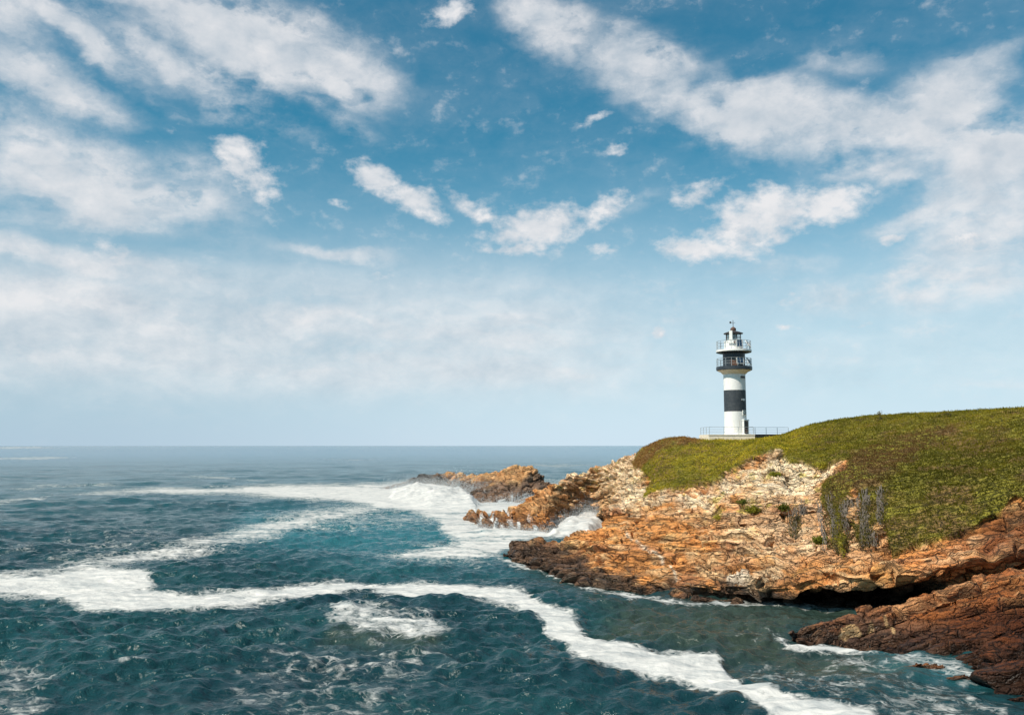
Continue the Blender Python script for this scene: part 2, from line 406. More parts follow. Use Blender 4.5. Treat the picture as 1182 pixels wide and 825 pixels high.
def blur(a, k):
    for ax in (0, 1):
        p = np.pad(a, [(k, k) if i == ax else (0, 0) for i in range(a.ndim)], mode='edge')
        c = np.cumsum(p, axis=ax); z = np.zeros_like(np.take(c, [0], axis=ax)); c = np.concatenate([z, c], axis=ax)
        hi = np.take(c, np.arange(2 * k + 1, c.shape[ax]), axis=ax); lo = np.take(c, np.arange(0, c.shape[ax] - 2 * k - 1), axis=ax)
        a = (hi - lo) / (2 * k + 1)
    return a

ORANGE, TAN, CREAM = C(.62, .25, .070), C(.62, .40, .205), C(.82, .65, .44)
RED, DARK, BLACK = C(.33, .135, .065), C(.085, .048, .030), C(.028, .022, .018)
LICH, GREY, OCHRE = C(.50, .40, .07), C(.36, .31, .27), C(.52, .30, .10)
WASH = C(.80, .82, .83)
def rock_colour(P, tone, crack, seed):
    n1 = fbm(P, 5, 4, seed + 100); n2 = fbm(P, 1.6, 4, seed + 110); n3 = fbm(P, .5, 3, seed + 120)
    c = lerp(ORANGE, RED, sstep(n1 + .5 * tone, -.05, .75) * .75)
    c = lerp(c, TAN, sstep(n2 + .6 * tone + .2 * n3, .0, .7) * .8)
    c = lerp(c, OCHRE, sstep(fbm(P, 3, 3, seed + 130), .1, .6) * .5)
    c = c * (1 + .5 * tone + .22 * n3)[..., None]
    c = lerp(c, DARK, crack * .35)
    return np.clip(c, .01, .9)

# ------------------------------------------------------------------ main headland
ULIST = []
def loft_A():
    u = np.concatenate([np.arange(581, 1190, .62), np.arange(1190, 1560, 2.2), np.arange(1560, 2600, 8)])
    wl = [(560, 642), (583, 643), (600, 650), (620, 655), (640, 662), (660, 672), (680, 679), (700, 682), (730, 685), (760, 690), (800, 693), (850, 695), (900, 696), (940, 697), (985, 698), (1040, 699), (1182, 706), (1560, 730)]
    v1, = smooth_curve(u, wl, 3); Y1 = sea_Y(v1)
    K1 = wpt(u, v1, Y1)
    sc = K1[:, :2] / np.linalg.norm(K1[:, :2], axis=1, keepdims=True)
    K0 = K1.copy(); K0[:, :2] -= sc * .9; K0[:, 2] = -2.6
    # notch and lip over the cave
    nv, nd = smooth_curve(u, [(560, 3, .15), (583, 4, .3), (640, 8, .8), (760, 8, .9), (860, 9, 1.5), (900, 10, 2.6), (960, 11, 3.2), (1040, 11, 2.6), (1090, 10, 1.4), (1182, 12, 1.0), (1560, 16, 1.0)], 8)
    K1b = wpt(u, v1 - nv, Y1 + nd)
    l2 = [(560, 641, Y1[0] + .3), (583, 641.5, Y1[0] + .5), (600, 645, 93), (620, 647, 91), (640, 651, 88.5), (660, 658, 85), (680, 663, 80.5), (700, 664, 78), (730, 665, 76), (760, 669, 74.2), (800, 673, 72.2), (850, 676, 70), (885, 677, 68), (915, 674, 65.8), (950, 671, 64.8), (985, 667, 64.2), (1040, 661, 63.8), (1100, 655, 63.5), (1182, 640, 63), (1560, 620, 58)]
    v2, Y2 = smooth_curve(u, l2, 4); K2 = wpt(u, v2, Y2)
    l3 = [(560, 641, 96), (583, 641, 96), (600, 637, 95.5), (620, 635, 94), (640, 638, 92), (660, 641, 90), (680, 640, 87), (700, 632, 84), (730, 628, 83), (760, 628, 83), (800, 622, 84), (850, 606, 84), (900, 596, 83), (940, 596, 80), (970, 606, 76.5), (1000, 622, 72), (1040, 638, 68.6), (1070, 628, 68.4), (1100, 621, 68.4), (1140, 606, 68.6), (1182, 590, 68.5), (1560, 560, 62)]
    v3, Y3 = smooth_curve(u, l3, 4); K3 = wpt(u, v3, Y3)
    ridge = [(560, 642, 97.5), (583, 641, 97.5), (588, 634, 98.), (600, 628, 98), (612, 625, 97.5), (625, 624, 97), (640, 625, 96), (650, 627, 95), (660, 622, 94.5), (668, 618, 94), (682, 617, 94), (691, 611, 94), (697, 604, 95)]
    l4 = ridge + [(706, 600, 95), (720, 590, 97), (735, 581, 100), (745, 574, 102), (760, 567, 100), (780, 565, 98), (800, 561, 97.5), (820, 555, 97), (840, 545, 97), (860, 534.5, 97), (880, 525, 97), (891, 520, 97), (900, 520, 96.5), (910, 527, 96), (920, 528, 95), (934, 530, 94), (950, 533, 92), (975, 533, 88), (990, 542, 84), (1010, 556, 80), (1040, 566, 77), (1100, 562, 75), (1182, 545, 73), (1560, 510, 68)]
    v4, Y4 = smooth_curve(u, l4, 1.6); K4 = wpt(u, v4, Y4)
    l5 = [(p[0], p[1] - .3, p[2] + .25) for p in ridge] + [(706, 588, 101), (720, 568, 108), (735, 552, 112), (745, 547, 109), (760, 541, 106), (800, 532, 105), (840, 524, 105), (880, 514.5, 104.5), (910, 515, 104), (940, 510, 103), (975, 508, 101), (1010, 512, 96), (1040, 518, 91), (1100, 517, 89), (1182, 507, 87), (1560, 485, 80)]
    v5, Y5 = smooth_curve(u, l5, 2); K5 = wpt(u, v5, Y5)
    l6 = [(p[0], p[1] - .5, p[2] + .5) for p in ridge] + [(702, 588, 106), (712, 570, 116), (722, 550, 122), (732, 532, 126), (741, 518.5, 123), (750, 515, 120), (766, 510, 116), (790, 508, 114), (800, 509.5, 113), (806, 511, 113), (830, 510.2, 113), (850, 510.8, 113), (872, 509.8, 113), (890, 507.5, 113), (903, 505, 113), (915, 500.5, 112.5), (928, 495.5, 112), (940, 492, 111.5), (970, 487, 110), (1000, 483.5, 108), (1050, 481, 104), (1100, 478.7, 101), (1140, 476.7, 99), (1182, 474.3, 97), (1560, 460, 88)]
    v6, Y6 = smooth_curve(u, l6, 1.6); K6 = wpt(u, v6, Y6)
    dz7, dy7 = smooth_curve(u, [(560, -.5, 1.2), (697, -.9, 2.5), (735, -.5, 4), (780, .0, 12), (900, .0, 13), (1000, .0, 16), (1560, .5, 20)], 5)
    K7 = K6.copy(); K7[:, :2] *= (1 + dy7 / Y6)[:, None]; K7[:, 2] += dz7
    dy8, z8 = smooth_curve(u, [(560, 2.5, -.8), (690, 5, -.8), (735, 20, 3), (780, 50, 8), (1000, 70, 10), (1560, 90, 12)], 5)
    K8 = K6.copy(); K8[:, :2] *= (1 + dy8 / Y6)[:, None]; K8[:, 2] = z8
    K9 = K8.copy(); K9[:, :2] *= 1.12; K9[:, 2] = -3
    rows = [8, 30, 60, 170, 250, 110, 80, 14, 14, 6]
    P = catmull([K0, K1, K1b, K2, K3, K4, K5, K6, K7, K8, K9], rows)
    return u, P
GRASS = [(723, 527), (729, 536), (740, 541), (747, 549), (751, 557), (744, 571), (756, 568), (780, 566), (798, 562), (812, 557), (824, 553), (842, 544), (860, 534), (880, 524), (889, 520.5), (900, 521), (905, 524), (906, 533), (914, 536), (925, 533), (932, 537), (945, 536), (958, 534), (972, 531), (981, 530),
         (975, 541), (963, 548), (950, 556), (948, 575), (953, 588), (958, 604), (962, 628), (972, 636), (976, 622), (970, 600), (975, 580), (982, 600), (988, 618), (998, 629), (1003, 615), (1010, 603), (1021, 607), (1026, 622), (1031, 638), (1043, 636), (1058, 630), (1075, 624), (1098, 619), (1118, 612), (1133, 603), (1143, 597), (1155, 590), (1165, 580), (1172, 573), (1185, 578), (1300, 575), (2700, 560), (2700, 300), (700, 380), (700, 500)]
BARE = [(982, 566), (990, 564), (994, 580), (992, 604), (980, 604), (976, 585)]
def build_headland():
    u, P0 = loft_A()
    N = normals(P0); N = blur(N, 9); N /= np.linalg.norm(N, axis=-1, keepdims=True) + 1e-9
    if N[..., 2].mean() < 0: N = -N
    pu, pv = to_px(P0)
    wob = fbm(P0, 2.2, 4, 300)
    g = poly_sdf(pu, pv, GRASS) + 3.2 * wob + 2.5 * fbm(P0, .7, 2, 310)
    g = np.minimum(g, -poly_sdf(pu, pv, BARE) + 3 * wob)
    behind = np.zeros(P0.shape[:2], bool); behind[-35:] = True
    g = np.where(behind & (pu > 742) & (P0[..., 2] > 5), 20, g)
    gm = sstep(g, -1.5, 2.0)
    xw = P0[..., 0]
    d, e, tone, crack = strata(P0, (.16 - .0 * 0, .30, 1.0), (.15, 1, -.1), 3, (1.35, .46), (.92, .32), .6, 3.3)
    bed1 = strata.bed
    d2, e2, tone2, crack2 = strata(P0, (-.20, .38, 1.0), (.2, 1, 0), 2, (1.6, .5), (1.0, .34), .5, 3.6)
    k = sstep(pu + 25 * fbm(P0, 6, 2, 77), 900, 980)
    bed = np.where(k < .5, bed1, strata.bed + 7.3)
    d = d * (1 - k) + d2 * k; e = e * (1 - k) + e2 * k; tone = tone * (1 - k) + tone2 * k; crack = crack * (1 - k) + crack2 * k
    # let the relief die out at the waterline foot and under the turf
    soft = .16 * fbm(P0, 3, 3, 320) + .10 * fbm(P0, 9, 2, 330) + .13 * fbm(P0, .9, 3, 325)
    d = d * (1 - gm); e = e * (1 - gm) + (soft + .12) * gm
    thin = sstep(pu, 581, 612)
    e = e * (.35 + .65 * thin) + .45 * (1 - sstep(pu, 660, 720)) * sstep(pu, 583, 600); d = d * (.3 + .7 * thin)
    # crest of the grass: keep the profile tidy
    P = P0 + seaward(N) * d[..., None] + N * e[..., None]
    z = P[..., 2]
    c = rock_colour(P, tone, crack, 1)
    n2 = fbm(P, 1.3, 4, 350); n5 = fbm(P, 4.5, 3, 360)
    # pale weathered upper rocks
    pale = np.maximum(sstep(poly_sdf(pu, pv, [(690, 575), (700, 530), (735, 530), (750, 572), (800, 562), (890, 515), (985, 525), (965, 548), (930, 575), (900, 580), (850, 575), (800, 583), (760, 578), (735, 590)]) + 14 * n2 + 6 * n5, -8, 12),
                      .38 * sstep(poly_sdf(pu, pv, [(735, 590), (960, 560), (1040, 610), (1010, 650), (960, 640), (900, 655), (850, 640), (800, 600)]) + 26 * n2 + 6 * n5, -14, 26))
    pc = lerp(CREAM, C(.74, .49, .27), sstep(fbm(P, .9, 3, 370), -.1, .5))
    pc = lerp(pc, GREY, sstep(fbm(P, 1.6, 3, 371) + .5 * tone, .2, .7) * .5) * (1 + .35 * tone[..., None])
    c = lerp(c, pc, pale * .95)
    # quartz veins and a pale patch
    vein = [(724, 615), (738, 627), (757, 637), (772, 650), (783, 662)]
    vd = line_dist(pu, pv, vein); c = lerp(c, C(.74, .58, .42), np.exp(-((vd + 1.5 * n2) / 1.5) ** 2) * sstep(n2, -.5, .1))
    c = lerp(c, C(.75, .62, .47), sstep(poly_sdf(pu, pv, [(835, 668), (850, 652), (866, 655), (868, 668), (855, 672)]) + 6 * n2, 0, 4) * .85)
    c = lerp(c, C(.70, .52, .33), sstep(poly_sdf(pu, pv, [(868, 655), (900, 640), (905, 660), (880, 675), (860, 690), (850, 680)]) + 8 * n2, 0, 6) * .6)
    # red zone above the ledge on the right
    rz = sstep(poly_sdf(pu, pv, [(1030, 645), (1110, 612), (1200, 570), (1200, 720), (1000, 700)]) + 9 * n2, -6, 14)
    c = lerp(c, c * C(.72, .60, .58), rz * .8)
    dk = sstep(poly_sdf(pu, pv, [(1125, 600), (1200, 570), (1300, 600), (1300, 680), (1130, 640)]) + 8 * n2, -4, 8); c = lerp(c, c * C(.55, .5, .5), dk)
    # tide zone: dark band near the water, higher at the exposed tip
    top = np.interp(pu, [583, 620, 660, 700, 760, 830, 880, 1182], [2.6, 2.4, 1.5, 1.1, .9, .9, 1.3, 1.4])
    top = top * 1.25; tide = 1 - sstep(z + .8 * n2 + .5 * n5 - .25 * tone, top * .4, top * 1.15)
    wet = tide.copy()
    c = lerp(c, lerp(DARK, BLACK, sstep(fbm(P, .8, 3, 380), -.2, .4)) , tide * .93)
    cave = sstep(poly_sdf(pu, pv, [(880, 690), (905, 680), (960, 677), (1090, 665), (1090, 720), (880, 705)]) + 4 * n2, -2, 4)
    c = lerp(c, BLACK * 1.3, cave * .75)  # shade under the cave lip painted in as black
    # lichen
    li = sstep(fbm(P, 1.1, 3, 390) + .25 * n5, .18, .45) * sstep(poly_sdf(pu, pv, [(690, 545), (760, 520), (890, 515), (985, 522), (970, 545), (930, 580), (880, 598), (820, 600), (740, 560)]) + 8 * n2, -6, 10)
    c = lerp(c, LICH, li * .65)
    # soil and mat under the plants
    c = lerp(c, lerp(C(.20, .17, .02), C(.20, .12, .04), sstep(fbm(P, 2, 3, 395), -.2, .4)), gm)
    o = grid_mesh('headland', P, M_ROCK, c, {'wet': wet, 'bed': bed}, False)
    tag(o, 'rocky orange headland with a dark tide line, carrying the lighthouse', None, None, 'structure')
    return u, P, N, gm, pu, pv
uA, PA, NA, GA, PUA, PVA = build_headland()
qu, qv = to_px(PA)
def surf_at(u, v, rows=slice(8, 700)):
    d = (qu[rows] - u) ** 2 + (qv[rows] - v) ** 2
    # nearest to the eye among good matches
    m = d < max(d.min() * 2, 1.5)
    dist = np.where(m, PA[rows][..., 1], 1e9); i = np.unravel_index(np.argmin(dist), d.shape)
    return PA[rows][i], NA[rows][i]

# ------------------------------------------------------------------ back headland (left of the grass)
def build_back():
    u = np.arange(535, 790, .6)
    wl = [(500, 601), (536, 600.5), (542, 603), (553, 608), (571, 608), (586, 610), (596, 614), (610, 616), (632, 617), (645, 612), (663, 604), (674, 598), (686, 598)]
    Y = [float(sea_Y(p[1])) for p in wl]
    l1 = [(a, b, y) for (a, b), y in zip(wl, Y)] + [(691, 599, 140), (702, 605, 112), (720, 603, 103), (800, 600, 97)]
    v1, Y1 = smooth_curve(u, l1, 2.2); K1 = wpt(u, v1, Y1)
    s = K1[:, :2] / np.linalg.norm(K1[:, :2], axis=1, keepdims=True)
    K0 = K1.copy(); K0[:, :2] -= s * 1.2; K0[:, 2] = np.minimum(-2.5, K0[:, 2] - 4)
    cr = [(500, 600, 145), (536, 599, 145), (539, 590, 144.5), (545, 586.5, 144), (552, 585, 144), (556, 587, 143), (565, 587.5, 142), (575, 587, 140.5), (586, 586.5, 139), (595, 585, 138), (601, 578.5, 137), (609, 574.5, 137), (619, 569, 137), (628, 564, 138), (638, 559, 140), (646, 557, 142), (651, 551.5, 146), (655, 547.5, 148), (670, 546, 150), (676, 543.8, 151), (682, 539, 151), (694, 536, 151), (704, 534.5, 149), (710, 530.5, 147), (719, 527.5, 143), (730, 522, 138), (742, 519, 134), (790, 512, 126)]
    v3, Y3 = smooth_curve(u, cr, 1.2); K3 = wpt(u, v3, Y3)
    K2 = .5 * (K1 + K3); K2[:, 2] += np.interp(u, [536, 600, 680, 700, 790], [.35, .7, .9, .6, .3])
    K4 = K3.copy(); K4[:, :2] *= 1.03; K4[:, 2] -= .8
    K5 = K3.copy(); K5[:, :2] *= 1.12; K5[:, 2] = -3
    P0 = catmull([K0, K1, K2, K3, K4, K5], [8, 90, 90, 8, 8])
    N = normals(P0); N = blur(N, 9); N /= np.linalg.norm(N, axis=-1, keepdims=True) + 1e-9
    if N[..., 2].mean() < 0: N = -N
    pu, pv = to_px(P0)
    d, e, tone, crack = strata(P0, (.38, .18, 1.0), (0, 1, .1), 5, (1.5, .55), (.95, .38), .6)
    k = .3 + .7 * sstep(pu, 536, 560); d *= k; e *= k
    gul = np.zeros(d.shape)
    for gu in (552, 566.5, 588): gul -= 1.0 * np.exp(-((pu - gu - (pv - 595) * .4) / 2.6) ** 2) * sstep(-pu, -600, -592)
    P = P0 + seaward(N) * d[..., None] + N * (e + gul)[..., None]
    c = rock_colour(P, tone, crack, 5)
    n2 = fbm(P, 1.8, 4, 450); n5 = fbm(P, 5, 3, 460)
    pale = sstep(poly_sdf(pu, pv, [(648, 560), (652, 545), (690, 530), (725, 520), (800, 500), (800, 570), (740, 585), (700, 572)]) + 14 * n2, -8, 10)
    pc = lerp(CREAM, C(.74, .50, .29), sstep(fbm(P, 1.2, 3, 470), -.1, .5)) * (1 + .35 * tone[..., None])
    c = lerp(c, pc, pale * .78)
    tan = sstep(poly_sdf(pu, pv, [(600, 585), (650, 553), (760, 560), (760, 600), (690, 600), (650, 590)]) + 8 * n2, -6, 10)
    c = lerp(c, lerp(c, TAN * (1 + .4 * tone[..., None]), .6), tan)
    z = P[..., 2]
    tide = 1 - sstep(z + .9 * n2 + .5 * n5, .5, 2.2); tide *= sstep(-pu, -700, -690)
    c = lerp(c, C(.14, .075, .045), tide * .8)
    # water running back off the rocks
    st = np.stack([P[..., 0] * 1.0, P[..., 1] * .3, P[..., 2] * .12], -1)
    run = sstep(fbm(st, .8, 4, 480) + .25 * n2, .02, .3) * (1 - sstep(z + n2, .6, 2.6)) * sstep(-pu, -698, -688)
    c = lerp(c, WASH, run * .9)
    li = sstep(fbm(P, 1.3, 3, 490), .3, .5) * pale; c = lerp(c, LICH, li * .6)
    o = grid_mesh('back_headland', P, M_ROCK, c, {'wet': np.maximum(tide, run), 'bed': strata.bed}, False)
    tag(o, 'lower rocky point washed by surf left of the grassy bowl', None, None, 'structure')
    return P
PB = build_back()

# ------------------------------------------------------------------ islet beyond
def build_islet():
    u = np.arange(440, 660, .6)
    wl = [(430, 564), (445, 564), (480, 562.5), (515, 563), (535, 570), (546, 580), (590, 580), (610, 579), (640, 577), (660, 575)]
    v1, = smooth_curve(u, wl, 3); K1 = wpt(u, v1, sea_Y(v1))
    s = K1[:, :2] / np.linalg.norm(K1[:, :2], axis=1, keepdims=True)
    K0 = K1.copy(); K0[:, :2] -= s * 2; K0[:, 2] = -3
    cr = [(430, 563.5, 252), (444, 563, 252), (450, 560, 255), (457, 558.5, 256), (468, 556, 257), (474, 550.5, 258), (480, 546.5, 258), (496, 546, 256), (499, 548, 254), (511, 545.5, 250), (516, 543.2, 247), (529, 544.5, 240), (541, 547.5, 232), (558, 545.5, 224), (575, 543, 217), (584, 539.5, 213), (601, 536.6, 209), (612, 536, 207), (618, 539, 205), (623, 544, 203), (633, 555, 201), (642, 564, 200), (660, 574, 199)]
    v3, Y3 = smooth_curve(u, cr, 1.2); K3 = wpt(u, v3, Y3)
    K2 = .62 * K1 + .38 * K3; K2[:, 2] = .5 * K3[:, 2]
    K4 = K3.copy(); K4[:, :2] *= 1.025; K4[:, 2] *= .6
    K5 = K3.copy(); K5[:, :2] *= 1.07; K5[:, 2] = -3
    P0 = catmull([K0, K1, K2, K3, K4, K5], [6, 60, 50, 8, 6])
    N = normals(P0); N = blur(N, 6); N /= np.linalg.norm(N, axis=-1, keepdims=True) + 1e-9
    if N[..., 2].mean() < 0: N = -N
    pu, pv = to_px(P0)
    d, e, tone, crack = strata(P0, (-.25, .2, 1.0), (0, 1, .1), 8, (2.2, .8), (1.1, .5), .8)
    P = P0 + seaward(N) * (d * .85)[..., None] + N * e[..., None]
    c = rock_colour(P, tone, crack, 8); n2 = fbm(P, 2.5, 4, 550); n5 = fbm(P, 7, 3, 560)
    c = lerp(c, TAN * (1 + .4 * tone[..., None]), .45)
    z = P[..., 2]
    lvl = np.interp(pu, [450, 500, 520, 545, 600, 612, 630], [9, 6, 2.5, 3.6, 3.9, 6.0, 8])
    tide = 1 - sstep(z + .9 * n2 + .5 * n5, lvl * .75, lvl * 1.15)
    c = lerp(c, lerp(C(.17, .105, .075), C(.075, .055, .048), sstep(n2, -.3, .4)), tide * .85)
    bl = sstep(poly_sdf(pu, pv, [(465, 560), (478, 543), (500, 543), (497, 552), (480, 562)]) + 2 * n2, -2, 2); c = lerp(c, BLACK * 1.5, bl * .8)
    st = np.stack([P[..., 0], P[..., 1] * .3, P[..., 2] * .1], -1)
    run = sstep(fbm(st, 1.4, 4, 580) + .2 * n2, .05, .4) * (1 - sstep(z + n2, .6, 3.0))
    c = lerp(c, WASH, run * .75)
    o = grid_mesh('rock_islet', P, M_ROCK, c, {'wet': tide, 'bed': strata.bed}, False)
    tag(o, 'humped brown rock islet in white surf beyond the headland, orange top over dark wet flank', 'islet')
build_islet()

# ------------------------------------------------------------------ near ledge at the right
def build_ledge():
    u = np.concatenate([np.arange(912, 1190, .5), np.arange(1190, 1560, 2.5), np.arange(1560, 2600, 9)])
    wl = [(900, 734), (914, 734), (924, 739), (960, 744), (995, 746), (1019, 748), (1034, 755), (1067, 759), (1091, 763), (1115, 768), (1134, 775), (1140, 786), (1145, 798), (1162, 805), (1182, 809), (1250, 826), (1400, 850), (1560, 870)]
    v1, = smooth_curve(u, wl, 2.5); Y1 = sea_Y(v1); K1 = wpt(u, v1, Y1)
    s = K1[:, :2] / np.linalg.norm(K1[:, :2], axis=1, keepdims=True)
    K0 = K1.copy(); K0[:, :2] -= s * .7; K0[:, 2] = -1.8
    cr = [(900, 733, 56.6), (913, 732, 56.8), (920, 727, 57.4), (936, 720, 58.2), (967, 713, 59.2), (984, 708, 59.8), (996, 698, 60.6), (1014, 697, 60.6), (1038, 696, 60.5), (1043, 689, 60.6), (1062, 684, 60.6), (1086, 680, 60.4), (1090, 673, 60.6), (1138, 666, 60.6), (1182, 659, 60.6), (1300, 630, 60), (1560, 590, 58)]
    v4, Y4 = smooth_curve(u, cr, 1.5); K4 = wpt(u, v4, Y4)
    K2 = .66 * K1 + .34 * K4; K2[:, 2] = .34 * K4[:, 2] + .10
    K3 = .3 * K1 + .7 * K4; K3[:, 2] = .76 * K4[:, 2] + .05
    K5 = K4.copy(); K5[:, :2] *= (1 + np.interp(u, [912, 990, 1100, 1560], [.012, .02, .035, .08]))[:, None]; K5[:, 2] -= .9
    K6 = K5.copy(); K6[:, :2] *= 1.01; K6[:, 2] = -2
    P0 = catmull([K0, K1, K2, K3, K4, K5, K6], [8, 80, 80, 80, 16, 6])
    N = normals(P0); N = blur(N, 7); N /= np.linalg.norm(N, axis=-1, keepdims=True) + 1e-9
    if N[..., 2].mean() < 0: N = -N
    pu, pv = to_px(P0)
    d1 = np.array([11, 2.0, 2.2]); d2v = np.array([0, 1, -.42]); nn = np.cross(d1, d2v); nn *= np.sign(nn[2])
    d, e, tone, crack = strata(P0, nn, d2v, 12, (1.05, .36), (1.05, .30), .30, 6.0)
    k = .25 + .75 * sstep(pu, 913, 950); d *= k; e *= k
    P = P0 + seaward(N) * d[..., None] + N * e[..., None]
    c = rock_colour(P, tone, crack, 12); n2 = fbm(P, 1.2, 4, 650); n5 = fbm(P, 4, 3, 660)
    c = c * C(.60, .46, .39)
    z = P[..., 2]
    low = 1 - sstep(z + .5 * n2 + .3 * n5 - .2 * tone, .25, 1.5)
    c = lerp(c, lerp(C(.10, .055, .034), C(.045, .028, .02), sstep(n2, -.3, .3)), low * .9)
    dkr = sstep(pu + 30 * n5, 1090, 1190) * (1 - sstep(z, 1.6, 2.6)); c = lerp(c, c * C(.52, .46, .40), dkr)  # dkr, dk2: wet brown rock and the side's shade, both put into the colour
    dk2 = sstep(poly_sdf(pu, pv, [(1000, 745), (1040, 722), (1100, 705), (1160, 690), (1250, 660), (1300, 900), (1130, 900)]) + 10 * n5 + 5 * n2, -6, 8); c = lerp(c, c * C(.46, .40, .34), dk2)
    for pl in ([(996, 727), (1004, 712), (1010, 716), (1006, 726)], [(1018, 708), (1024, 707), (1030, 722), (1026, 725)], [(1042, 703), (1046, 704), (1044, 712)], [(968, 728), (985, 715), (995, 722), (975, 733)]):
        c = lerp(c, C(.60, .38, .18), sstep(poly_sdf(pu, pv, pl) + 3 * n2, -.5, 2.5) * .7)
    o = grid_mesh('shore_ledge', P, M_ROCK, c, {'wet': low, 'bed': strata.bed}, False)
    tag(o, 'long layered reddish brown rock ledge sloping into the water at the lower right', 'rock ledge')
    return P
PC = build_ledge()

def sea_rock(name, u, v, hw, hd, hh, seed, label):
    """a low rock awash: squashed lump with bedded relief"""
    n = 90; m = 46
    th = np.linspace(0, 2 * pi, n); ph = np.linspace(-.25, pi / 2, m)
    T, Q = np.meshgrid(th, ph)
    r = 1 + .25 * np.sin(T * 2 + seed) + .15 * np.sin(T * 3 + seed * 2)
    c0 = wpt(u, v, sea_Y(v))
    P = np.stack([c0[0] + hw * r * np.cos(T) * np.cos(Q), c0[1] + hd * r * np.sin(T) * np.cos(Q), hh * np.sin(Q) * (1 + .3 * np.cos(T + seed))], -1)
    N = np.stack([np.cos(T) * np.cos(Q), np.sin(T) * np.cos(Q), np.sin(Q) + .2], -1)
    d, e, tone, crack = strata(P, (-.2, .3, 1), (0, 1, 0), 20 + seed, (.3, .14), (.25, .10), .4)
    d = d + e
    d[:, -1] = d[:, 0]
    P = P + N * (d * .5)[..., None]
    P[:, -1] = P[:, 0]
    P[-1] = P[-1].mean(0)
    c = rock_colour(P, tone, crack, 20 + seed) * C(.5, .42, .4)
    c = lerp(c, C(.05, .03, .02), (1 - sstep(P[..., 2], .05, .3)) * .8)
    o = grid_mesh(name, P, M_ROCK, c, {'wet': np.ones(c.shape[:2]), 'bed': strata.bed})
    tag(o, label, 'sea rock')
sea_rock('sea_rock', 1057, 772, 1.35, .55, .38, 1, 'low reddish brown rock awash in the foam, detached in front of the ledge')
sea_rock('sea_rock', 1114, 783, .75, .5, .34, 2, 'small dark rock awash between the foam and the foot of the right ledge')

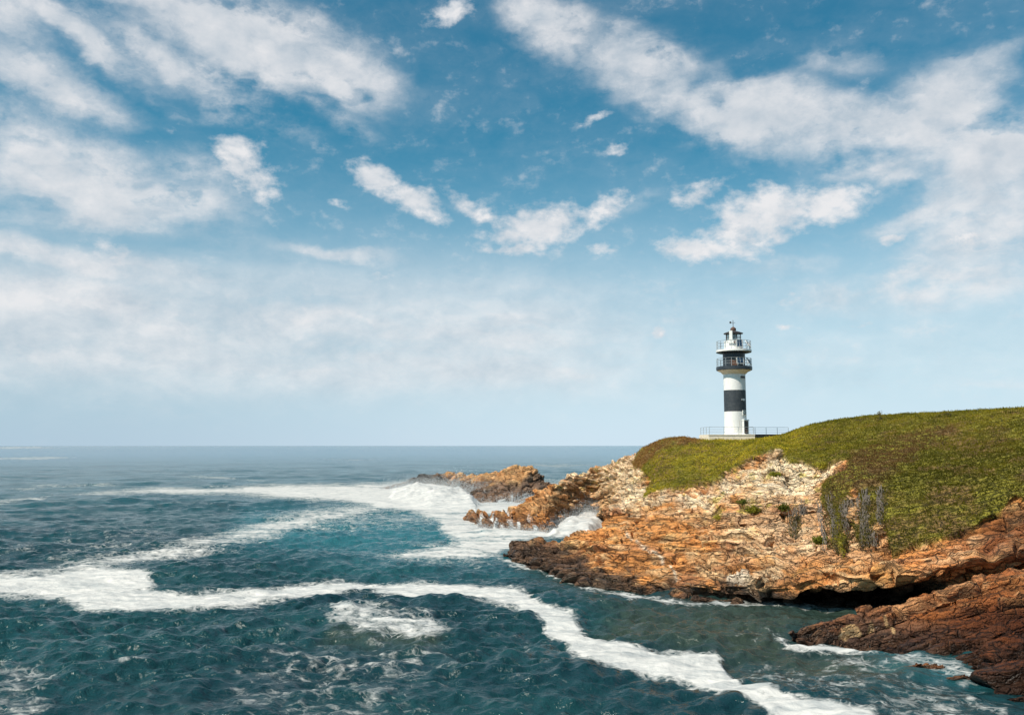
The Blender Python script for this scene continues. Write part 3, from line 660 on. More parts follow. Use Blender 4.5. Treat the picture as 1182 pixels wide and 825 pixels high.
# ------------------------------------------------------------------ the sea
# areas of foam, traced on the water plane: (outline, strength, edge softness in px, laciness)
FOAM = [
    ([(535, 574), (600, 577), (642, 574), (645, 590), (600, 592), (560, 596), (535, 604), (500, 600), (470, 592)], .95, 6, .1),
    ([(-40, 667), (0, 664), (60, 664), (85, 658), (120, 655), (160, 660), (175, 673), (215, 681), (300, 677), (360, 672), (400, 668), (450, 669), (500, 668), (545, 672), (590, 679), (612, 688), (625, 696), (660, 712), (690, 730), (725, 743), (760, 751), (800, 752), (830, 752), (836, 763), (845, 772), (870, 785), (900, 800), (950, 813), (1010, 824), (1060, 840), (960, 860), (880, 832), (850, 815), (830, 800), (800, 787), (760, 779), (715, 775), (680, 766), (655, 752), (640, 738), (622, 722), (605, 708), (590, 700), (560, 696), (520, 691), (480, 692), (450, 686), (420, 680), (400, 683), (360, 689), (300, 695), (250, 702), (200, 706), (150, 708), (110, 703), (60, 692), (0, 684), (-40, 684)], 1.0, 7, .2),
    ([(-30, 668), (0, 660), (60, 650), (110, 642), (160, 634), (215, 620), (265, 610), (320, 596), (365, 586), (420, 580), (445, 577), (440, 590), (400, 600), (350, 611), (300, 626), (240, 638), (180, 649), (120, 657), (60, 666), (-30, 678)], .82, 12, .4),
    ([(280, 561), (330, 559), (400, 559), (470, 556), (520, 553), (548, 560), (552, 580), (546, 592), (500, 592), (440, 586), (400, 579), (340, 575), (280, 571)], 1.05, 6, .1),
    ([(85, 570), (130, 566), (190, 561), (240, 563), (300, 561), (340, 572), (250, 571), (160, 570), (110, 571)], .88, 5, .2),
    ([(-30, 580), (0, 577), (30, 573), (60, 571), (52, 576), (20, 581), (-30, 585)], .75, 4, .2),
    ([(340, 575), (440, 583), (550, 588), (545, 602), (480, 608), (400, 610), (330, 612), (300, 622), (320, 602), (370, 590)], .52, 14, .8),
    ([(500, 600), (545, 585), (560, 600), (640, 612), (672, 596), (694, 598), (696, 606), (680, 618), (600, 628), (582, 640), (560, 646), (520, 645), (470, 646), (450, 641), (490, 632), (530, 624), (505, 612)], .9, 8, .2),
    ([(420, 640), (480, 626), (540, 620), (585, 640), (560, 652), (500, 650), (440, 648)], .5, 12, .7),
    ([(371, 722), (373, 708), (386, 703), (400, 710), (420, 704), (436, 707), (440, 713), (465, 715), (490, 714), (515, 722), (525, 732), (500, 738), (470, 737), (440, 735), (410, 734), (390, 728)], .74, 7, .55),
    ([(260, 770), (330, 745), (420, 742), (520, 748), (500, 800), (440, 830), (330, 840), (270, 810)], .34, 30, 1),
    ([(-20, 770), (30, 768), (60, 790), (80, 835), (-20, 840)], .5, 22, 1),
    ([(560, 735), (640, 750), (640, 800), (560, 790)], .2, 30, 1),
    ([(1000, 744), (1030, 750), (1070, 758), (1115, 767), (1143, 775), (1136, 781), (1100, 780), (1060, 768), (1020, 764), (1040, 756)], .74, 7, .5),
    ([(958, 768), (975, 760), (1010, 758), (1040, 770), (1010, 772), (985, 764), (965, 774)], .55, 8, .6),
    ([(860, 770), (900, 768), (960, 775), (1040, 778), (1120, 790), (1150, 800), (1182, 812), (1182, 835), (1060, 835), (960, 810), (890, 790)], .5, 25, 1),
    ([(-20, 516), (40, 515), (70, 517), (-20, 518.5)], .7, 1.5, .0),
    ([(-20, 528), (60, 526.5), (95, 528), (40, 531), (-20, 530)], .62, 2, .0),
    ([(195, 549), (250, 549), (290, 553), (310, 556), (250, 553)], .6, 2, .2),
    ([(0, 563), (50, 559), (120, 558), (150, 561), (90, 562), (30, 566)], .55, 3, .4),
    ([(325, 528), (400, 529), (470, 530), (400, 532)], .45, 2, .2), ([(600, 535), (700, 536), (640, 540)], .5, 2, .2),
    ([(620, 553), (655, 552), (655, 562), (630, 562)], .6, 4, .3),
    ([(0, 628), (40, 624), (60, 632), (20, 640), (-20, 640)], .42, 8, .8), ([(60, 620), (160, 612), (220, 618), (150, 640), (60, 650)], .36, 14, 1),
    ([(890, 726), (925, 733), (950, 742), (1000, 746), (960, 748), (915, 742)], .5, 4, .6),
    ([(835, 738), (880, 734), (915, 728), (880, 742)], .35, 6, .8),
]
def build_sea():
    fine = np.arange(-38, 38.01, .062)
    ang = np.radians(np.concatenate([np.arange(-180, -38, 3.0), fine, np.arange(39, 180.1, 3.0)]))
    vv = np.concatenate([513.5 + np.array([.8, 1.05, 1.4, 1.8]), np.arange(515.8, 850, .45), np.arange(851, 1200, 5), [1400, 2000, 4000]])
    D = sea_Y(vv)
    P = np.stack([np.outer(D, np.sin(ang)), np.outer(D, np.cos(ang)), np.zeros((len(D), len(ang)))], -1)
    P = P[::-1].copy(); D = D[::-1]
    Dm = D[:, None] * np.ones(len(ang))[None]
    sp = np.gradient(D)[:, None]                                   # sample spacing, to drop waves that are too fine
    x, y = P[..., 0], P[..., 1]
    z = np.zeros(x.shape, np.float32)
    rs = np.random.default_rng(3)
    wp = 3.0 * fbm(P, 25, 2, 800)
    for k in range(60):
        lam = 1.1 * (20 / 1.1) ** (rs.random() ** 1.7)
        th = R(-62) + rs.normal() * .55                             # heading towards the shore at the lower right
        am = .0140 * lam ** .78 * (.6 + .8 * rs.random())
        ph = rs.random() * 6.28
        s = np.sin((x * cos(th) + y * sin(th) + wp) * 2 * pi / lam + ph)
        fade = np.clip(lam / (1.8 * sp) - .6, 0, 1)
        z += am * fade * (np.exp(1.1 * (s - 1)) * 2 - .9)
    for lam, th, am, ph in ((31, R(-58), .20, 1.0), (23, R(-70), .16, 2.2), (18, R(-45), .12, .4), (42, R(-62), .18, 4.0)):
        z += am * np.sin((x * cos(th) + y * sin(th) + 2.2 * wp) * 2 * pi / lam + ph) * np.clip(lam / (1.8 * sp) - .6, 0, 1)
    gust = .75 + .5 * fbm(P, 30, 3, 820)
    z *= gust
    u0, v0 = to_px(P)
    calm = sstep(poly_sdf(u0, v0, [(570, 640), (600, 652), (700, 684), (900, 698), (990, 700), (1182, 812), (1182, 640), (620, 600)]), -26, 4)
    z *= 1 - .6 * calm
    Pn = P.copy()
    z += .17 * fbm(Pn, 2.0, 3, 830) * np.clip(2.4 / (2 * sp) - .4, 0, 1) + .08 * fbm(Pn, .8, 2, 835) * np.clip(.8 / (2 * sp) - .4, 0, 1)
    u, v = to_px(P)
    mpp = Dm / F
    # ragged outlines: shift the lookup by noise in metres
    def shifted(s1, a1, seed):
        q = P.copy(); q[..., 0] += a1 * fbm(P, s1, 4, seed, .6); q[..., 1] += a1 * 1.2 * fbm(P, s1, 4, seed + 7, .6)
        return to_px(q)
    su, sv = shifted(6, 1.5, 840)
    br = fbm(P, 1.2, 4, 850, .65)
    st = np.stack([x * .35 + y * .1, y, z * 0], -1); streak = fbm(st, 2.0, 4, 860, .6)
    foam = np.zeros(z.shape, np.float32); lace = np.zeros(z.shape, np.float32); lift = np.zeros(z.shape, np.float32)
    for poly, amp, softpx, la in FOAM:
        s = poly_sdf(su, sv, poly)
        m = s > -900
        f = np.where(m, amp * sstep(s, -softpx, softpx), 0)
        upd = f > foam
        lace = np.where(upd, la, lace); foam = np.maximum(foam, f)
    foam_base = foam.copy()
    # white line where water meets rock
    for pts in ([(578, 644), (600, 652), (620, 657), (640, 664), (660, 674), (680, 681), (700, 684), (730, 687), (760, 692), (800, 695), (850, 697), (900, 698), (940, 699), (990, 701)],
                [(908, 733), (924, 741), (960, 746), (995, 748), (1019, 750)], [(1143, 800), (1162, 808), (1182, 812)]):
        dd = line_dist(su, sv, pts, 2.0)
        foam = np.maximum(foam, (.72 - .07 * dd + .45 * streak) * (dd < 12))
    # foam carried on the breaking swell lifts a little
    surge = sstep(poly_sdf(su, sv, [(452, 566), (480, 560), (512, 562), (540, 566), (552, 580), (548, 588), (500, 585), (455, 576)]), -4, 12)
    surge2 = sstep(poly_sdf(su, sv, [(640, 618), (655, 606), (674, 594), (692, 596), (697, 606), (680, 620)]), -9, 9)
    surge3 = sstep(poly_sdf(su, sv, [(545, 612), (600, 612), (640, 616), (640, 622), (560, 618)]), -4, 6)
    lump = .5 + .5 * fbm(P, 4, 4, 870, .6)
    lift = surge * (1.0 + 2.2 * lump) + surge2 * (.6 + 1.6 * lump) + surge3 * (.2 + .5 * lump)
    z = z * (1 - .55 * np.clip(foam * 1.2, 0, 1)) + lift
    bank = sstep(poly_sdf(su, sv, [(366, 728), (372, 706), (400, 702), (440, 706), (520, 718), (530, 736), (440, 742)]), -8, 10); z += .45 * bank * (.5 + .5 * lump)
    P[..., 2] = z
    st2 = np.stack([x * .22 + y * .12, y * .8, z * 0], -1); holes = fbm(st2, 3.2, 4, 865, .6)
    far = sstep(Dm, 75, 120)
    foam = foam + (.10 + .16 * far) * streak * (foam > .02) - (.11 + .13 * far) * sstep(holes, .05, .5) * (surge < .1)
    # wind-caps sprinkled by crest height
    cap = sstep(z + .3 * br, .60, .85) * .5 * (Dm < 500) * (1 - sstep(lift, .1, .3))
    lace = np.where(cap > foam, .6, lace); foam = np.maximum(foam, cap)
    foam = np.maximum(foam, sstep(surge + surge2, .04, .3))
    # paler aerated water near the surf, painted haze far out; brown shallows near the rocks
    aer_haze = np.maximum(sstep(poly_sdf(su, sv, [(280, 580), (540, 575), (600, 600), (640, 620), (580, 650), (440, 655), (330, 640), (250, 630)]), -30, 40) * .8, .35 * sstep(Dm, 90, 260))
    aer_haze = np.maximum(aer_haze, sstep(poly_sdf(su, sv, [(1000, 744), (1143, 775), (1130, 790), (1020, 775)]), -10, 14) * .45)
    sh = sstep(poly_sdf(su, sv, [(600, 655), (700, 682), (900, 696), (990, 698), (985, 712), (920, 740), (1000, 748), (1060, 770), (1000, 790), (880, 765), (800, 750), (720, 735), (680, 705), (640, 680)]) + 14 * fbm(P, 5, 3, 880), -16, 26)
    sh = np.maximum(sh, .8 * sstep(poly_sdf(su, sv, [(380, 728), (520, 730), (500, 750), (420, 745), (370, 740)]), -10, 10))
    o = grid_mesh('water', P, M_SEA, None, {'foam': foam, 'lace': lace, 'aer_haze': aer_haze, 'shoal': sh, 'far': sstep(Dm, 160, 1300)})
    tag(o, 'choppy dark teal sea with drifting bands of white foam', None, None, 'structure')

def sea_mat():
    m, t, b = new_mat('sea')
    P = t.n('ShaderNodeTexCoord').outputs['Object']
    foam = attr(t, 'foam').outputs['Fac']; lace = attr(t, 'lace').outputs['Fac']
    aer_haze = attr(t, 'aer_haze').outputs['Fac']; sh = attr(t, 'shoal').outputs['Fac']
    P2 = t.mapping(P, sc=(1, 1, 0))
    wn = t.noise(P2, .9, 3, .5)
    Pw = t.vec('ADD', P2, t.vec('SCALE', t.vec('SUBTRACT', wn.outputs['Color'], (.5, .5, .5)), scale=1.6))
    n1 = t.noise(Pw, .8, 8, .68).outputs[0]
    n2 = t.noise(P2, 3.2, 5, .6).outputs[0]
    vo = t.n('ShaderNodeTexVoronoi', feature='DISTANCE_TO_EDGE'); t.put(vo.inputs['Vector'], Pw); vo.inputs['Scale'].default_value = .62
    vo2 = t.n('ShaderNodeTexVoronoi', feature='DISTANCE_TO_EDGE'); t.put(vo2.inputs['Vector'], Pw); vo2.inputs['Scale'].default_value = 1.7
    web = t.math('MAXIMUM', t.mr(vo.outputs['Distance'], .0, .17, 1, 0), t.math('MULTIPLY', t.mr(vo2.outputs['Distance'], 0, .16, 1, 0), .8))
    solid = t.math('ADD', foam, t.math('MULTIPLY', t.math('SUBTRACT', n1, .5), 1.0))
    fs = t.math('MAXIMUM', t.mr(solid, .50, .86), t.math('MULTIPLY', web, t.math('MULTIPLY', t.mr(solid, .22, .5), t.mr(n2, .3, .6, .3, .95))))
    # lacy foam lies along cell edges only
    lw = t.math('MULTIPLY', web, t.mr(t.math('ADD', foam, t.math('MULTIPLY', t.math('SUBTRACT', n1, .5), 2.2)), .22, .72))
    lw = t.math('MULTIPLY', lw, t.mr(n2, .3, .6, .35, 1))
    fl = t.math('MAXIMUM', lw, t.mr(t.math('ADD', foam, t.math('MULTIPLY', t.math('SUBTRACT', n1, .5), 1.3)), .62, .85))
    x = t.n('ShaderNodeMix', data_type='FLOAT'); t.put(x.inputs[0], lace); t.put(x.inputs[2], fs); t.put(x.inputs[3], fl)
    ff = x.outputs[0]
    big = t.noise(P2, .045, 4, .6).outputs[0]
    deep = t.mix(t.mr(big, .35, .65), (.006, .031, .038, 1), (.011, .053, .058, 1))
    base = t.mix(aer_haze, deep, (.028, .150, .180, 1))
    base = t.mix(attr(t, 'far').outputs['Fac'], base, (.085, .190, .265, 1))  # haze and sky reflection of distant water painted into the base colour
    base = t.mix(t.math('MULTIPLY', sh, .85), base, (.040, .052, .034, 1))
    st = t.noise(t.mapping(Pw, rot=(0, 0, .45), sc=(.25, 1.3, 1)), .8, 6, .65).outputs[0]
    fc = t.mix(t.mr(st, .3, .65), (.40, .41, .41, 1), (.68, .645, .61, 1))
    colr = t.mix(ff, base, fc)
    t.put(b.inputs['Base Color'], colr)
    t.put(b.inputs['Roughness'], t.mr(ff, 0, 1, .16, .85, False))
    b.inputs['IOR'].default_value = 1.33
    t.put(b.inputs['Specular IOR Level'], t.mr(ff, 0, 1, .5, .15, False))
    bh = t.math('ADD', t.math('MULTIPLY', t.noise(P2, 1.3, 5, .6).outputs[0], .75), t.math('MULTIPLY', t.noise(t.mapping(P2, rot=(0, 0, .5), sc=(.5, 1, 1)), .35, 4, .6).outputs[0], 1.6))
    bh = t.math('ADD', bh, t.math('MULTIPLY', t.noise(t.mapping(P2, rot=(0, 0, .9), sc=(.55, 1, 1)), .11, 4, .55).outputs[0], 4.5))
    bh = t.math('ADD', bh, t.math('MULTIPLY', t.math('MULTIPLY', n2, ff), .25))
    bp = t.n('ShaderNodeBump'); bp.inputs['Strength'].default_value = .9; bp.inputs['Distance'].default_value = .42
    t.put(bp.inputs['Height'], bh); t.put(bp.inputs['Strength'], t.mr(ff, 0, 1, .95, .4, False)); t.put(b.inputs['Normal'], bp.outputs[0])
    return m
M_SEA = sea_mat()
build_sea()

# ------------------------------------------------------------------ spray thrown up by the surf
def spray_mat():
    m, t, b = new_mat('spray'); b.inputs['Base Color'].default_value = (.85, .87, .88, 1); b.inputs['Roughness'].default_value = .9
    tr = t.n('ShaderNodeBsdfTranslucent'); tr.inputs[0].default_value = (.85, .87, .88, 1)
    mx = t.n('ShaderNodeMixShader'); mx.inputs[0].default_value = .5
    o = m.node_tree.nodes['Material Output']; t.L.new(b.outputs[0], mx.inputs[1]); t.L.new(tr.outputs[0], mx.inputs[2]); t.L.new(mx.outputs[0], o.inputs[0])
    return m
M_SPRAY = spray_mat()
def build_spray():
    V, Fc = [], []
    oct_v = np.array([(1, 1, 1), (1, -1, -1), (-1, 1, -1), (-1, -1, 1)], float) * .6
    oct_f = np.array([(0, 1, 2), (0, 3, 1), (0, 2, 3), (1, 3, 2)])
    pts = []
    def plume(u, v, n, sx, sy, hgt, smin, smax):
        c = wpt(u, v, sea_Y(v))
        n *= 9; r = RNG.normal(size=(n, 3)); smin *= .6; smax *= .6
        h = np.abs(RNG.normal(size=n)) * hgt * .5
        p = c + np.stack([r[:, 0] * sx, r[:, 1] * sy, h], 1)
        s = smin + (smax - smin) * RNG.random(n) ** 2
        pts.append((p, s))
    for (u, v, k) in ((462, 564, .8), (478, 563, 1), (495, 563, 1.2), (512, 563, 1.4), (528, 567, 1.5), (540, 575, 1.5)):
        plume(u, v, int(500 * k), 2.6, 2.0, 2.6 * k, .04, .16)
    for (u, v, k) in ((598, 582, .7), (615, 580, .7), (560, 583, .5)):
        plume(u, v, int(260 * k), 3.0, 1.5, 3.0 * k, .04, .13)
    for (u, v, k) in ((655, 610, .8), (668, 604, 1), (680, 601, 1.1), (690, 604, 1.0)):
        plume(u, v, int(420 * k), .9, .9, 2.6 * k, .025, .09)
    for (u, v, k) in ((556, 610, .6), (590, 613, .7), (612, 617, .8), (630, 618, .8), (642, 615, .8)):
        plume(u, v, int(260 * k), 1.2, .8, 1.3 * k, .025, .08)
    p = np.concatenate([a for a, _ in pts]); s = np.concatenate([b for _, b in pts])
    V = (p[:, None] + oct_v[None] * s[:, None, None]).reshape(-1, 3)
    Fc = (oct_f[None] + 4 * np.arange(len(p))[:, None, None]).reshape(-1, 3)
    me = bpy.data.meshes.new('sea_spray'); fill_mesh(me, V, Fc, M_SPRAY, None, None, True)
    o = bpy.data.objects.new('sea_spray', me); col.objects.link(o)
    tag(o, 'white spray thrown up where the swell breaks on the rocks', None, None, 'stuff')
build_spray()

# ------------------------------------------------------------------ ground cover on the headland
def leaf_cloud(centres, nrm, colr, size, per, rs, up=.75):
    """small pointed leaves round each centre; returns verts, tris, colours"""
    n = len(centres); N = n * per
    c = np.repeat(centres, per, 0); nn = np.repeat(nrm, per, 0); s = np.repeat(size, per) * (.6 + .8 * rs.random(N))
    d = rs.normal(size=(N, 3)); d /= np.linalg.norm(d, axis=1, keepdims=True); d = d + nn * up; d /= np.linalg.norm(d, axis=1, keepdims=True)
    w = np.cross(d, rs.normal(size=(N, 3))); w /= np.linalg.norm(w, axis=1, keepdims=True) + 1e-9
    base = c + rs.normal(size=(N, 3)) * (s * .55)[:, None]
    tip = base + d * (s * 1.25)[:, None]; mid = base + d * (s * .5)[:, None]
    a = mid + w * (s * .28)[:, None]; b = mid - w * (s * .28)[:, None]
    V = np.stack([base, a, tip, b], 1).reshape(-1, 3)
    Q = np.arange(4 * N).reshape(-1, 4)
    k = np.repeat(colr, per, 0) * (.84 + .32 * rs.random((N, 1)))
    return V, Q, np.repeat(k, 4, 0)
def build_cover():
    rs = np.random.default_rng(11)
    P = PA; g = GA
    a = P[1:, 1:] - P[:-1, :-1]; b = P[1:, :-1] - P[:-1, 1:]
    area = .5 * np.linalg.norm(np.cross(a, b), axis=-1)
    w = area * (g[:-1, :-1] > .5)
    uu = qu[:-1, :-1]
    w = w * np.where(uu > 1600, .12, np.where(uu > 1300, .5, 1.0)) * np.where(P[:-1, :-1, 1] > 122, .12, 1.0)
    w = w.ravel(); cum = np.cumsum(w); n = 215000
    idx = np.searchsorted(cum, rs.random(n) * cum[-1]); r, q = np.unravel_index(np.minimum(idx, len(w) - 1), area.shape)
    f1 = rs.random(n)[:, None]; f2 = rs.random(n)[:, None]
    c = (P[r, q] * (1 - f1) + P[r, q + 1] * f1) * (1 - f2) + (P[r + 1, q] * (1 - f1) + P[r + 1, q + 1] * f1) * f2
    nn = NA[r, q]
    pu, pv = to_px(c)
    f_l = fbm(c, 5, 4, 900); f_s = fbm(c, 1.3, 3, 910)
    green, olive, russ, yel, dry = C(.250, .225, .014), C(.54, .43, .030), C(.31, .155, .048), C(.52, .42, .05), C(.40, .26, .10)
    k = lerp(green, olive, sstep(f_s + .4 * f_l, -.35, .4))
    k = lerp(k, yel, sstep(rs.random(n) + .3 * f_l, .78, 1.0) * .35)
    rz = np.maximum(1.0 * sstep(poly_sdf(pu, pv, [(950, 550), (985, 520), (1040, 500), (1090, 486), (1110, 498), (1050, 538), (1015, 566), (955, 580)]) + 10 * f_s, -10, 14),
                    .9 * sstep(poly_sdf(pu, pv, [(716, 534), (742, 510), (806, 498), (812, 509), (765, 521), (738, 545)]) + 4 * f_s, -5, 5))
    rz = np.maximum(rz, .4 * sstep(f_l, .2, .55)); rz = np.maximum(rz, .42 * sstep(poly_sdf(pu, pv, [(930, 500), (1182, 478), (1182, 540), (1060, 520), (960, 512)]) + 12 * f_s, -10, 20))
    k = lerp(k, russ, sstep(rz + .35 * (rs.random(n) - .5), .2, .95))
    k = lerp(k, dry, sstep(rs.random(n), .94, .97) * .7)
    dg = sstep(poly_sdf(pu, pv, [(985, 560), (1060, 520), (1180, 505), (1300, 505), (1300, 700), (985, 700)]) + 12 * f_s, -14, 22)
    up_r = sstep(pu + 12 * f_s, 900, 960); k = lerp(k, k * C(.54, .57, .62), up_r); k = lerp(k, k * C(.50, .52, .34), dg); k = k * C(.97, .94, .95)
    size = .06 + .07 * rs.random(n)
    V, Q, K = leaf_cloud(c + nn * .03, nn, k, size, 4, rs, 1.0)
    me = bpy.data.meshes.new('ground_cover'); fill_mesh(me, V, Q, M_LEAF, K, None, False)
    o = bpy.data.objects.new('ground_cover', me); col.objects.link(o)
    tag(o, 'dense low mat of olive green and russet succulent plants over the headland', None, None, 'stuff')
build_cover()

def empty(name, loc):
    o = bpy.data.objects.new(name, None); o.location = loc; col.objects.link(o); o.empty_display_size = .3; return o
def mesh_obj(name, V, faces, mat, parent=None, colr=None, smooth=False):
    me = bpy.data.meshes.new(name)
    V = np.asarray(V, float)
    if parent is not None: V = V - np.array(parent.location)[None]
    fill_mesh(me, V, faces, mat, colr, None, smooth)
    o = bpy.data.objects.new(name, me); col.objects.link(o)
    if parent is not None: o.parent = parent
    return o

def strands(path_pts, n, spread, width, rs):
    """dry wiry stems hanging down over the rock, in uneven bunches"""
    V, Q = [], []
    bunch = rs.normal(size=7) * spread; top = rs.random(7) * .3; ln = .25 + .7 * rs.random(7)
    for i in range(n):
        g = rs.integers(7)
        f0 = top[g] + rs.random() * .2; f1 = min(1, f0 + ln[g] * (.5 + .6 * rs.random()))
        off = bunch[g] + rs.normal() * spread * .22; out = rs.random() * .22; ph = rs.random() * 6; wv = .05 + .12 * rs.random()
        prev = None
        for k in range(9):
            t = f0 + (f1 - f0) * k / 8
            x = t * (len(path_pts) - 1); j = min(int(x), len(path_pts) - 2); p = path_pts[j] * (1 - x + j) + path_pts[j + 1] * (x - j)
            p = p + np.array([off * (1 - .25 * t) + wv * sin(ph + k * 1.1) + .03 * rs.normal(), -.08 - out, .02 * rs.normal()])
            w = width * (.5 + .9 * rs.random()) * (1 - .5 * k / 8)
            a = len(V); V += [p + [-w, 0, 0], p + [w, -.02, 0]]
            if prev is not None: Q.append((prev, prev + 1, a + 1, a))
            prev = a
    return np.array(V), np.array(Q)
M_DRY = simple('dry_stems', (.125, .10, .08), .9, 0, .75, 3)
def hanging(u0, v0, u1, v1, wpx, n_dry, green, label, seed, lead=.5):
    rs = np.random.default_rng(seed)
    pts = []
    for t in np.linspace(0, 1, 6):
        p, nn = surf_at(u0 + (u1 - u0) * t, v0 + (v1 - v0) * t); pts.append(p)
    pts = np.array(pts)
    pts[:, 1] = np.minimum.accumulate(pts[:, 1])
    sp = wpx * pts[0][1] / F * .4
    root = empty('hanging_plant', tuple(pts[0])); tag(root, label, 'hanging plant')
    if n_dry:
        V, Q = strands(pts, n_dry, sp, .024, rs); mesh_obj('dry_stems', V, Q, M_DRY, root)
    if green:
        t = np.clip(lead + .5 * rs.random(green) * (1 - lead) * 2, 0, 1) if lead < 1 else rs.random(green)
        x = t * 5; j = np.minimum(x.astype(int), 4); c = pts[j] * (1 - x + j)[:, None] + pts[j + 1] * (x - j)[:, None]
        c = c + np.stack([rs.normal(size=green) * sp * (1.15 - .5 * t), -.14 - .12 * rs.random(green), rs.normal(size=green) * .1], 1)
        nn = np.tile([[0, -.8, .3]], (green, 1))
        k = lerp(C(.07, .075, .016), C(.19, .125, .05), rs.random(green))
        V, Q, K = leaf_cloud(c, nn, k, .09 + .08 * rs.random(green), 4, rs, .5); mesh_obj('leaves', V, Q, M_LEAF, root, K)
hanging(921, 573, 919, 621, 17, 55, 330, 'grey dried plant hanging alone on the pale cliff, leftmost and detached from the green mat', 1, .45)
hanging(958, 560, 968, 636, 18, 60, 700, 'long green tongue of plants trailing furthest down the cliff left of the bare notch', 2, .0)
hanging(975, 572, 975, 610, 8, 40, 80, 'narrow bundle of grey dry stems between the long green tongue and the bare rock notch', 3, .7)
hanging(1002, 556, 996, 630, 17, 85, 480, 'widest curtain of silvery dry stems with green tips right of the bare rock notch', 4, .3)
hanging(1017, 556, 1016, 606, 9, 50, 150, 'slim grey curtain of dry stems against the left edge of the main green slope', 5, .3)

def tuft(u, v, w, label, seed, c0, c1, tall=.16):
    rs = np.random.default_rng(seed)
    p, nn = surf_at(u, v)
    n = int(140 * w)
    r = rs.normal(size=(n, 3)) * np.array([w, w * .6, w * .35]) * .26
    c = p + nn * .1 + r
    k = lerp(c0, c1, rs.random(n))
    root = None
    V, Q, K = leaf_cloud(c, np.tile(nn, (n, 1)), k, np.full(n, tall), 5, rs)
    me = bpy.data.meshes.new('cliff_plant'); fill_mesh(me, V - p, Q, M_LEAF, K, None, False)
    o = bpy.data.objects.new('cliff_plant', me); o.location = p; col.objects.link(o)
    tag(o, label, 'cliff plant')
YG, YB = C(.16, .18, .02), C(.36, .32, .04)
tuft(869, 590, 1.2, 'bright yellow-green clump on the cliff face, largest of the plants below the pale crest', 11, YG, YB)
tuft(829, 598, 1.0, 'small yellow flat plant on the middle of the orange cliff above a dark crack', 12, YB, C(.5, .42, .05), .10)
tuft(947, 626, 1.0, 'green clump on the rock between the two grey hanging plants, low on the cliff', 13, YG, C(.2, .2, .03))
tuft(905, 588, 1.0, 'olive clump beside the detached grey hanging plant', 14, C(.09, .10, .02), YG)
tuft(950, 538, 1.6, 'long yellow strip of plants edging the pale crest under the grass', 15, YB, C(.42, .36, .04), .13)
tuft(893, 548, 1.0, 'yellowish clump on the pale crest below its highest knob', 16, YB, YG, .12)
tuft(858, 580, .9, 'dull green clump left of the bright yellow-green one', 17, C(.12, .13, .03), YG, .12)

# lone stems on the skyline
def stalk(u, v, h, label, seed):
    rs = np.random.default_rng(seed)
    p, nn = surf_at(u, v, slice(520, 716)); p = np.array(p)
    root = empty('skyline_plant', tuple(p)); tag(root, label, 'plant')
    V, Q = [], []
    for k in range(5):
        a = len(V); w = .05
        x = .05 * sin(k); V += [p + [x - w, 0, h * k / 4], p + [x + w, 0.02, h * k / 4], p + [x, w, h * k / 4]]
        if k: Q += [(a - 3, a - 2, a + 1, a), (a - 2, a - 1, a + 2, a + 1), (a - 1, a - 3, a, a + 2)]
    mesh_obj('stem', V, np.array(Q), M_DRY, root)
    n = 26; c = p + np.array([0, 0, h * .85]) + rs.normal(size=(n, 3)) * np.array([.16, .1, .16])
    V, Q, K = leaf_cloud(c, np.tile([[0, 0, 1.]], (n, 1)), lerp(C(.12, .10, .04), C(.25, .2, .07), rs.random(n)), np.full(n, .12), 4, rs)
    mesh_obj('leaves', V, Q, M_LEAF, root, K)
stalk(1015, 483, .75, 'single upright dry stalk on the skyline of the grassy hill', 31)
stalk(1094, 479.5, .35, 'low dark tuft on the skyline right of the upright stalk', 32)

# ------------------------------------------------------------------ lighthouse
YL = 117.0
def lz(v): return zat(v, YL)
CX = float(wpt(849.3, 501, YL)[0]); BZ = lz(501.5)
root = empty('lighthouse', (CX, YL, BZ))
tag(root, 'white lighthouse with black bands, two railed galleries and a small lantern, standing on its terrace', 'lighthouse')
def rz(v): return lz(v) - BZ

def bm_obj(name, bm, mat, parent, loc=(0, 0, 0), smooth=False):
    me = bpy.data.meshes.new(name); bm.normal_update(); bm.to_mesh(me); bm.free()
    if smooth:
        for p in me.polygons: p.use_smooth = True
        try: me.set_sharp_from_angle(angle=R(35))
        except Exception: pass
    for m in (mat if isinstance(mat, list) else [mat]): me.materials.append(m)
    o = bpy.data.objects.new(name, me); col.objects.link(o); o.location = loc
    if parent is not None: o.parent = parent
    return o
def lathe(bm, prof, seg=48, c=(0, 0), cap=True):
    rings = []
    for r, z in prof:
        rings.append([bm.verts.new((c[0] + r * cos(2 * pi * i / seg), c[1] + r * sin(2 * pi * i / seg), z)) for i in range(seg)])
    for a, b in zip(rings[:-1], rings[1:]):
        for i in range(seg): bm.faces.new((a[i], a[(i + 1) % seg], b[(i + 1) % seg], b[i]))
    if cap:
        bm.faces.new(rings[0][::-1]); bm.faces.new(rings[-1])
def tube(bm, a, b, r, seg=6):
    a, b = Vector(a), Vector(b); d = (b - a)
    M = Matrix.Translation((a + b) / 2) @ d.to_track_quat('Z', 'Y').to_matrix().to_4x4()
    bmesh.ops.create_cone(bm, cap_ends=True, segments=seg, radius1=r, radius2=r, depth=d.length, matrix=M)
def box(bm, c, s, rot=None):
    M = Matrix.Translation(c) @ (rot.to_4x4() if rot else Matrix()) @ Matrix.Diagonal((s[0], s[1], s[2], 1))
    bmesh.ops.create_cube(bm, size=1, matrix=M)
def ringtube(bm, R0, z, r, seg=40):
    p = [(R0 * cos(2 * pi * i / seg), R0 * sin(2 * pi * i / seg), z) for i in range(seg)]
    for i in range(seg): tube(bm, p[i], p[(i + 1) % seg], r, 5)

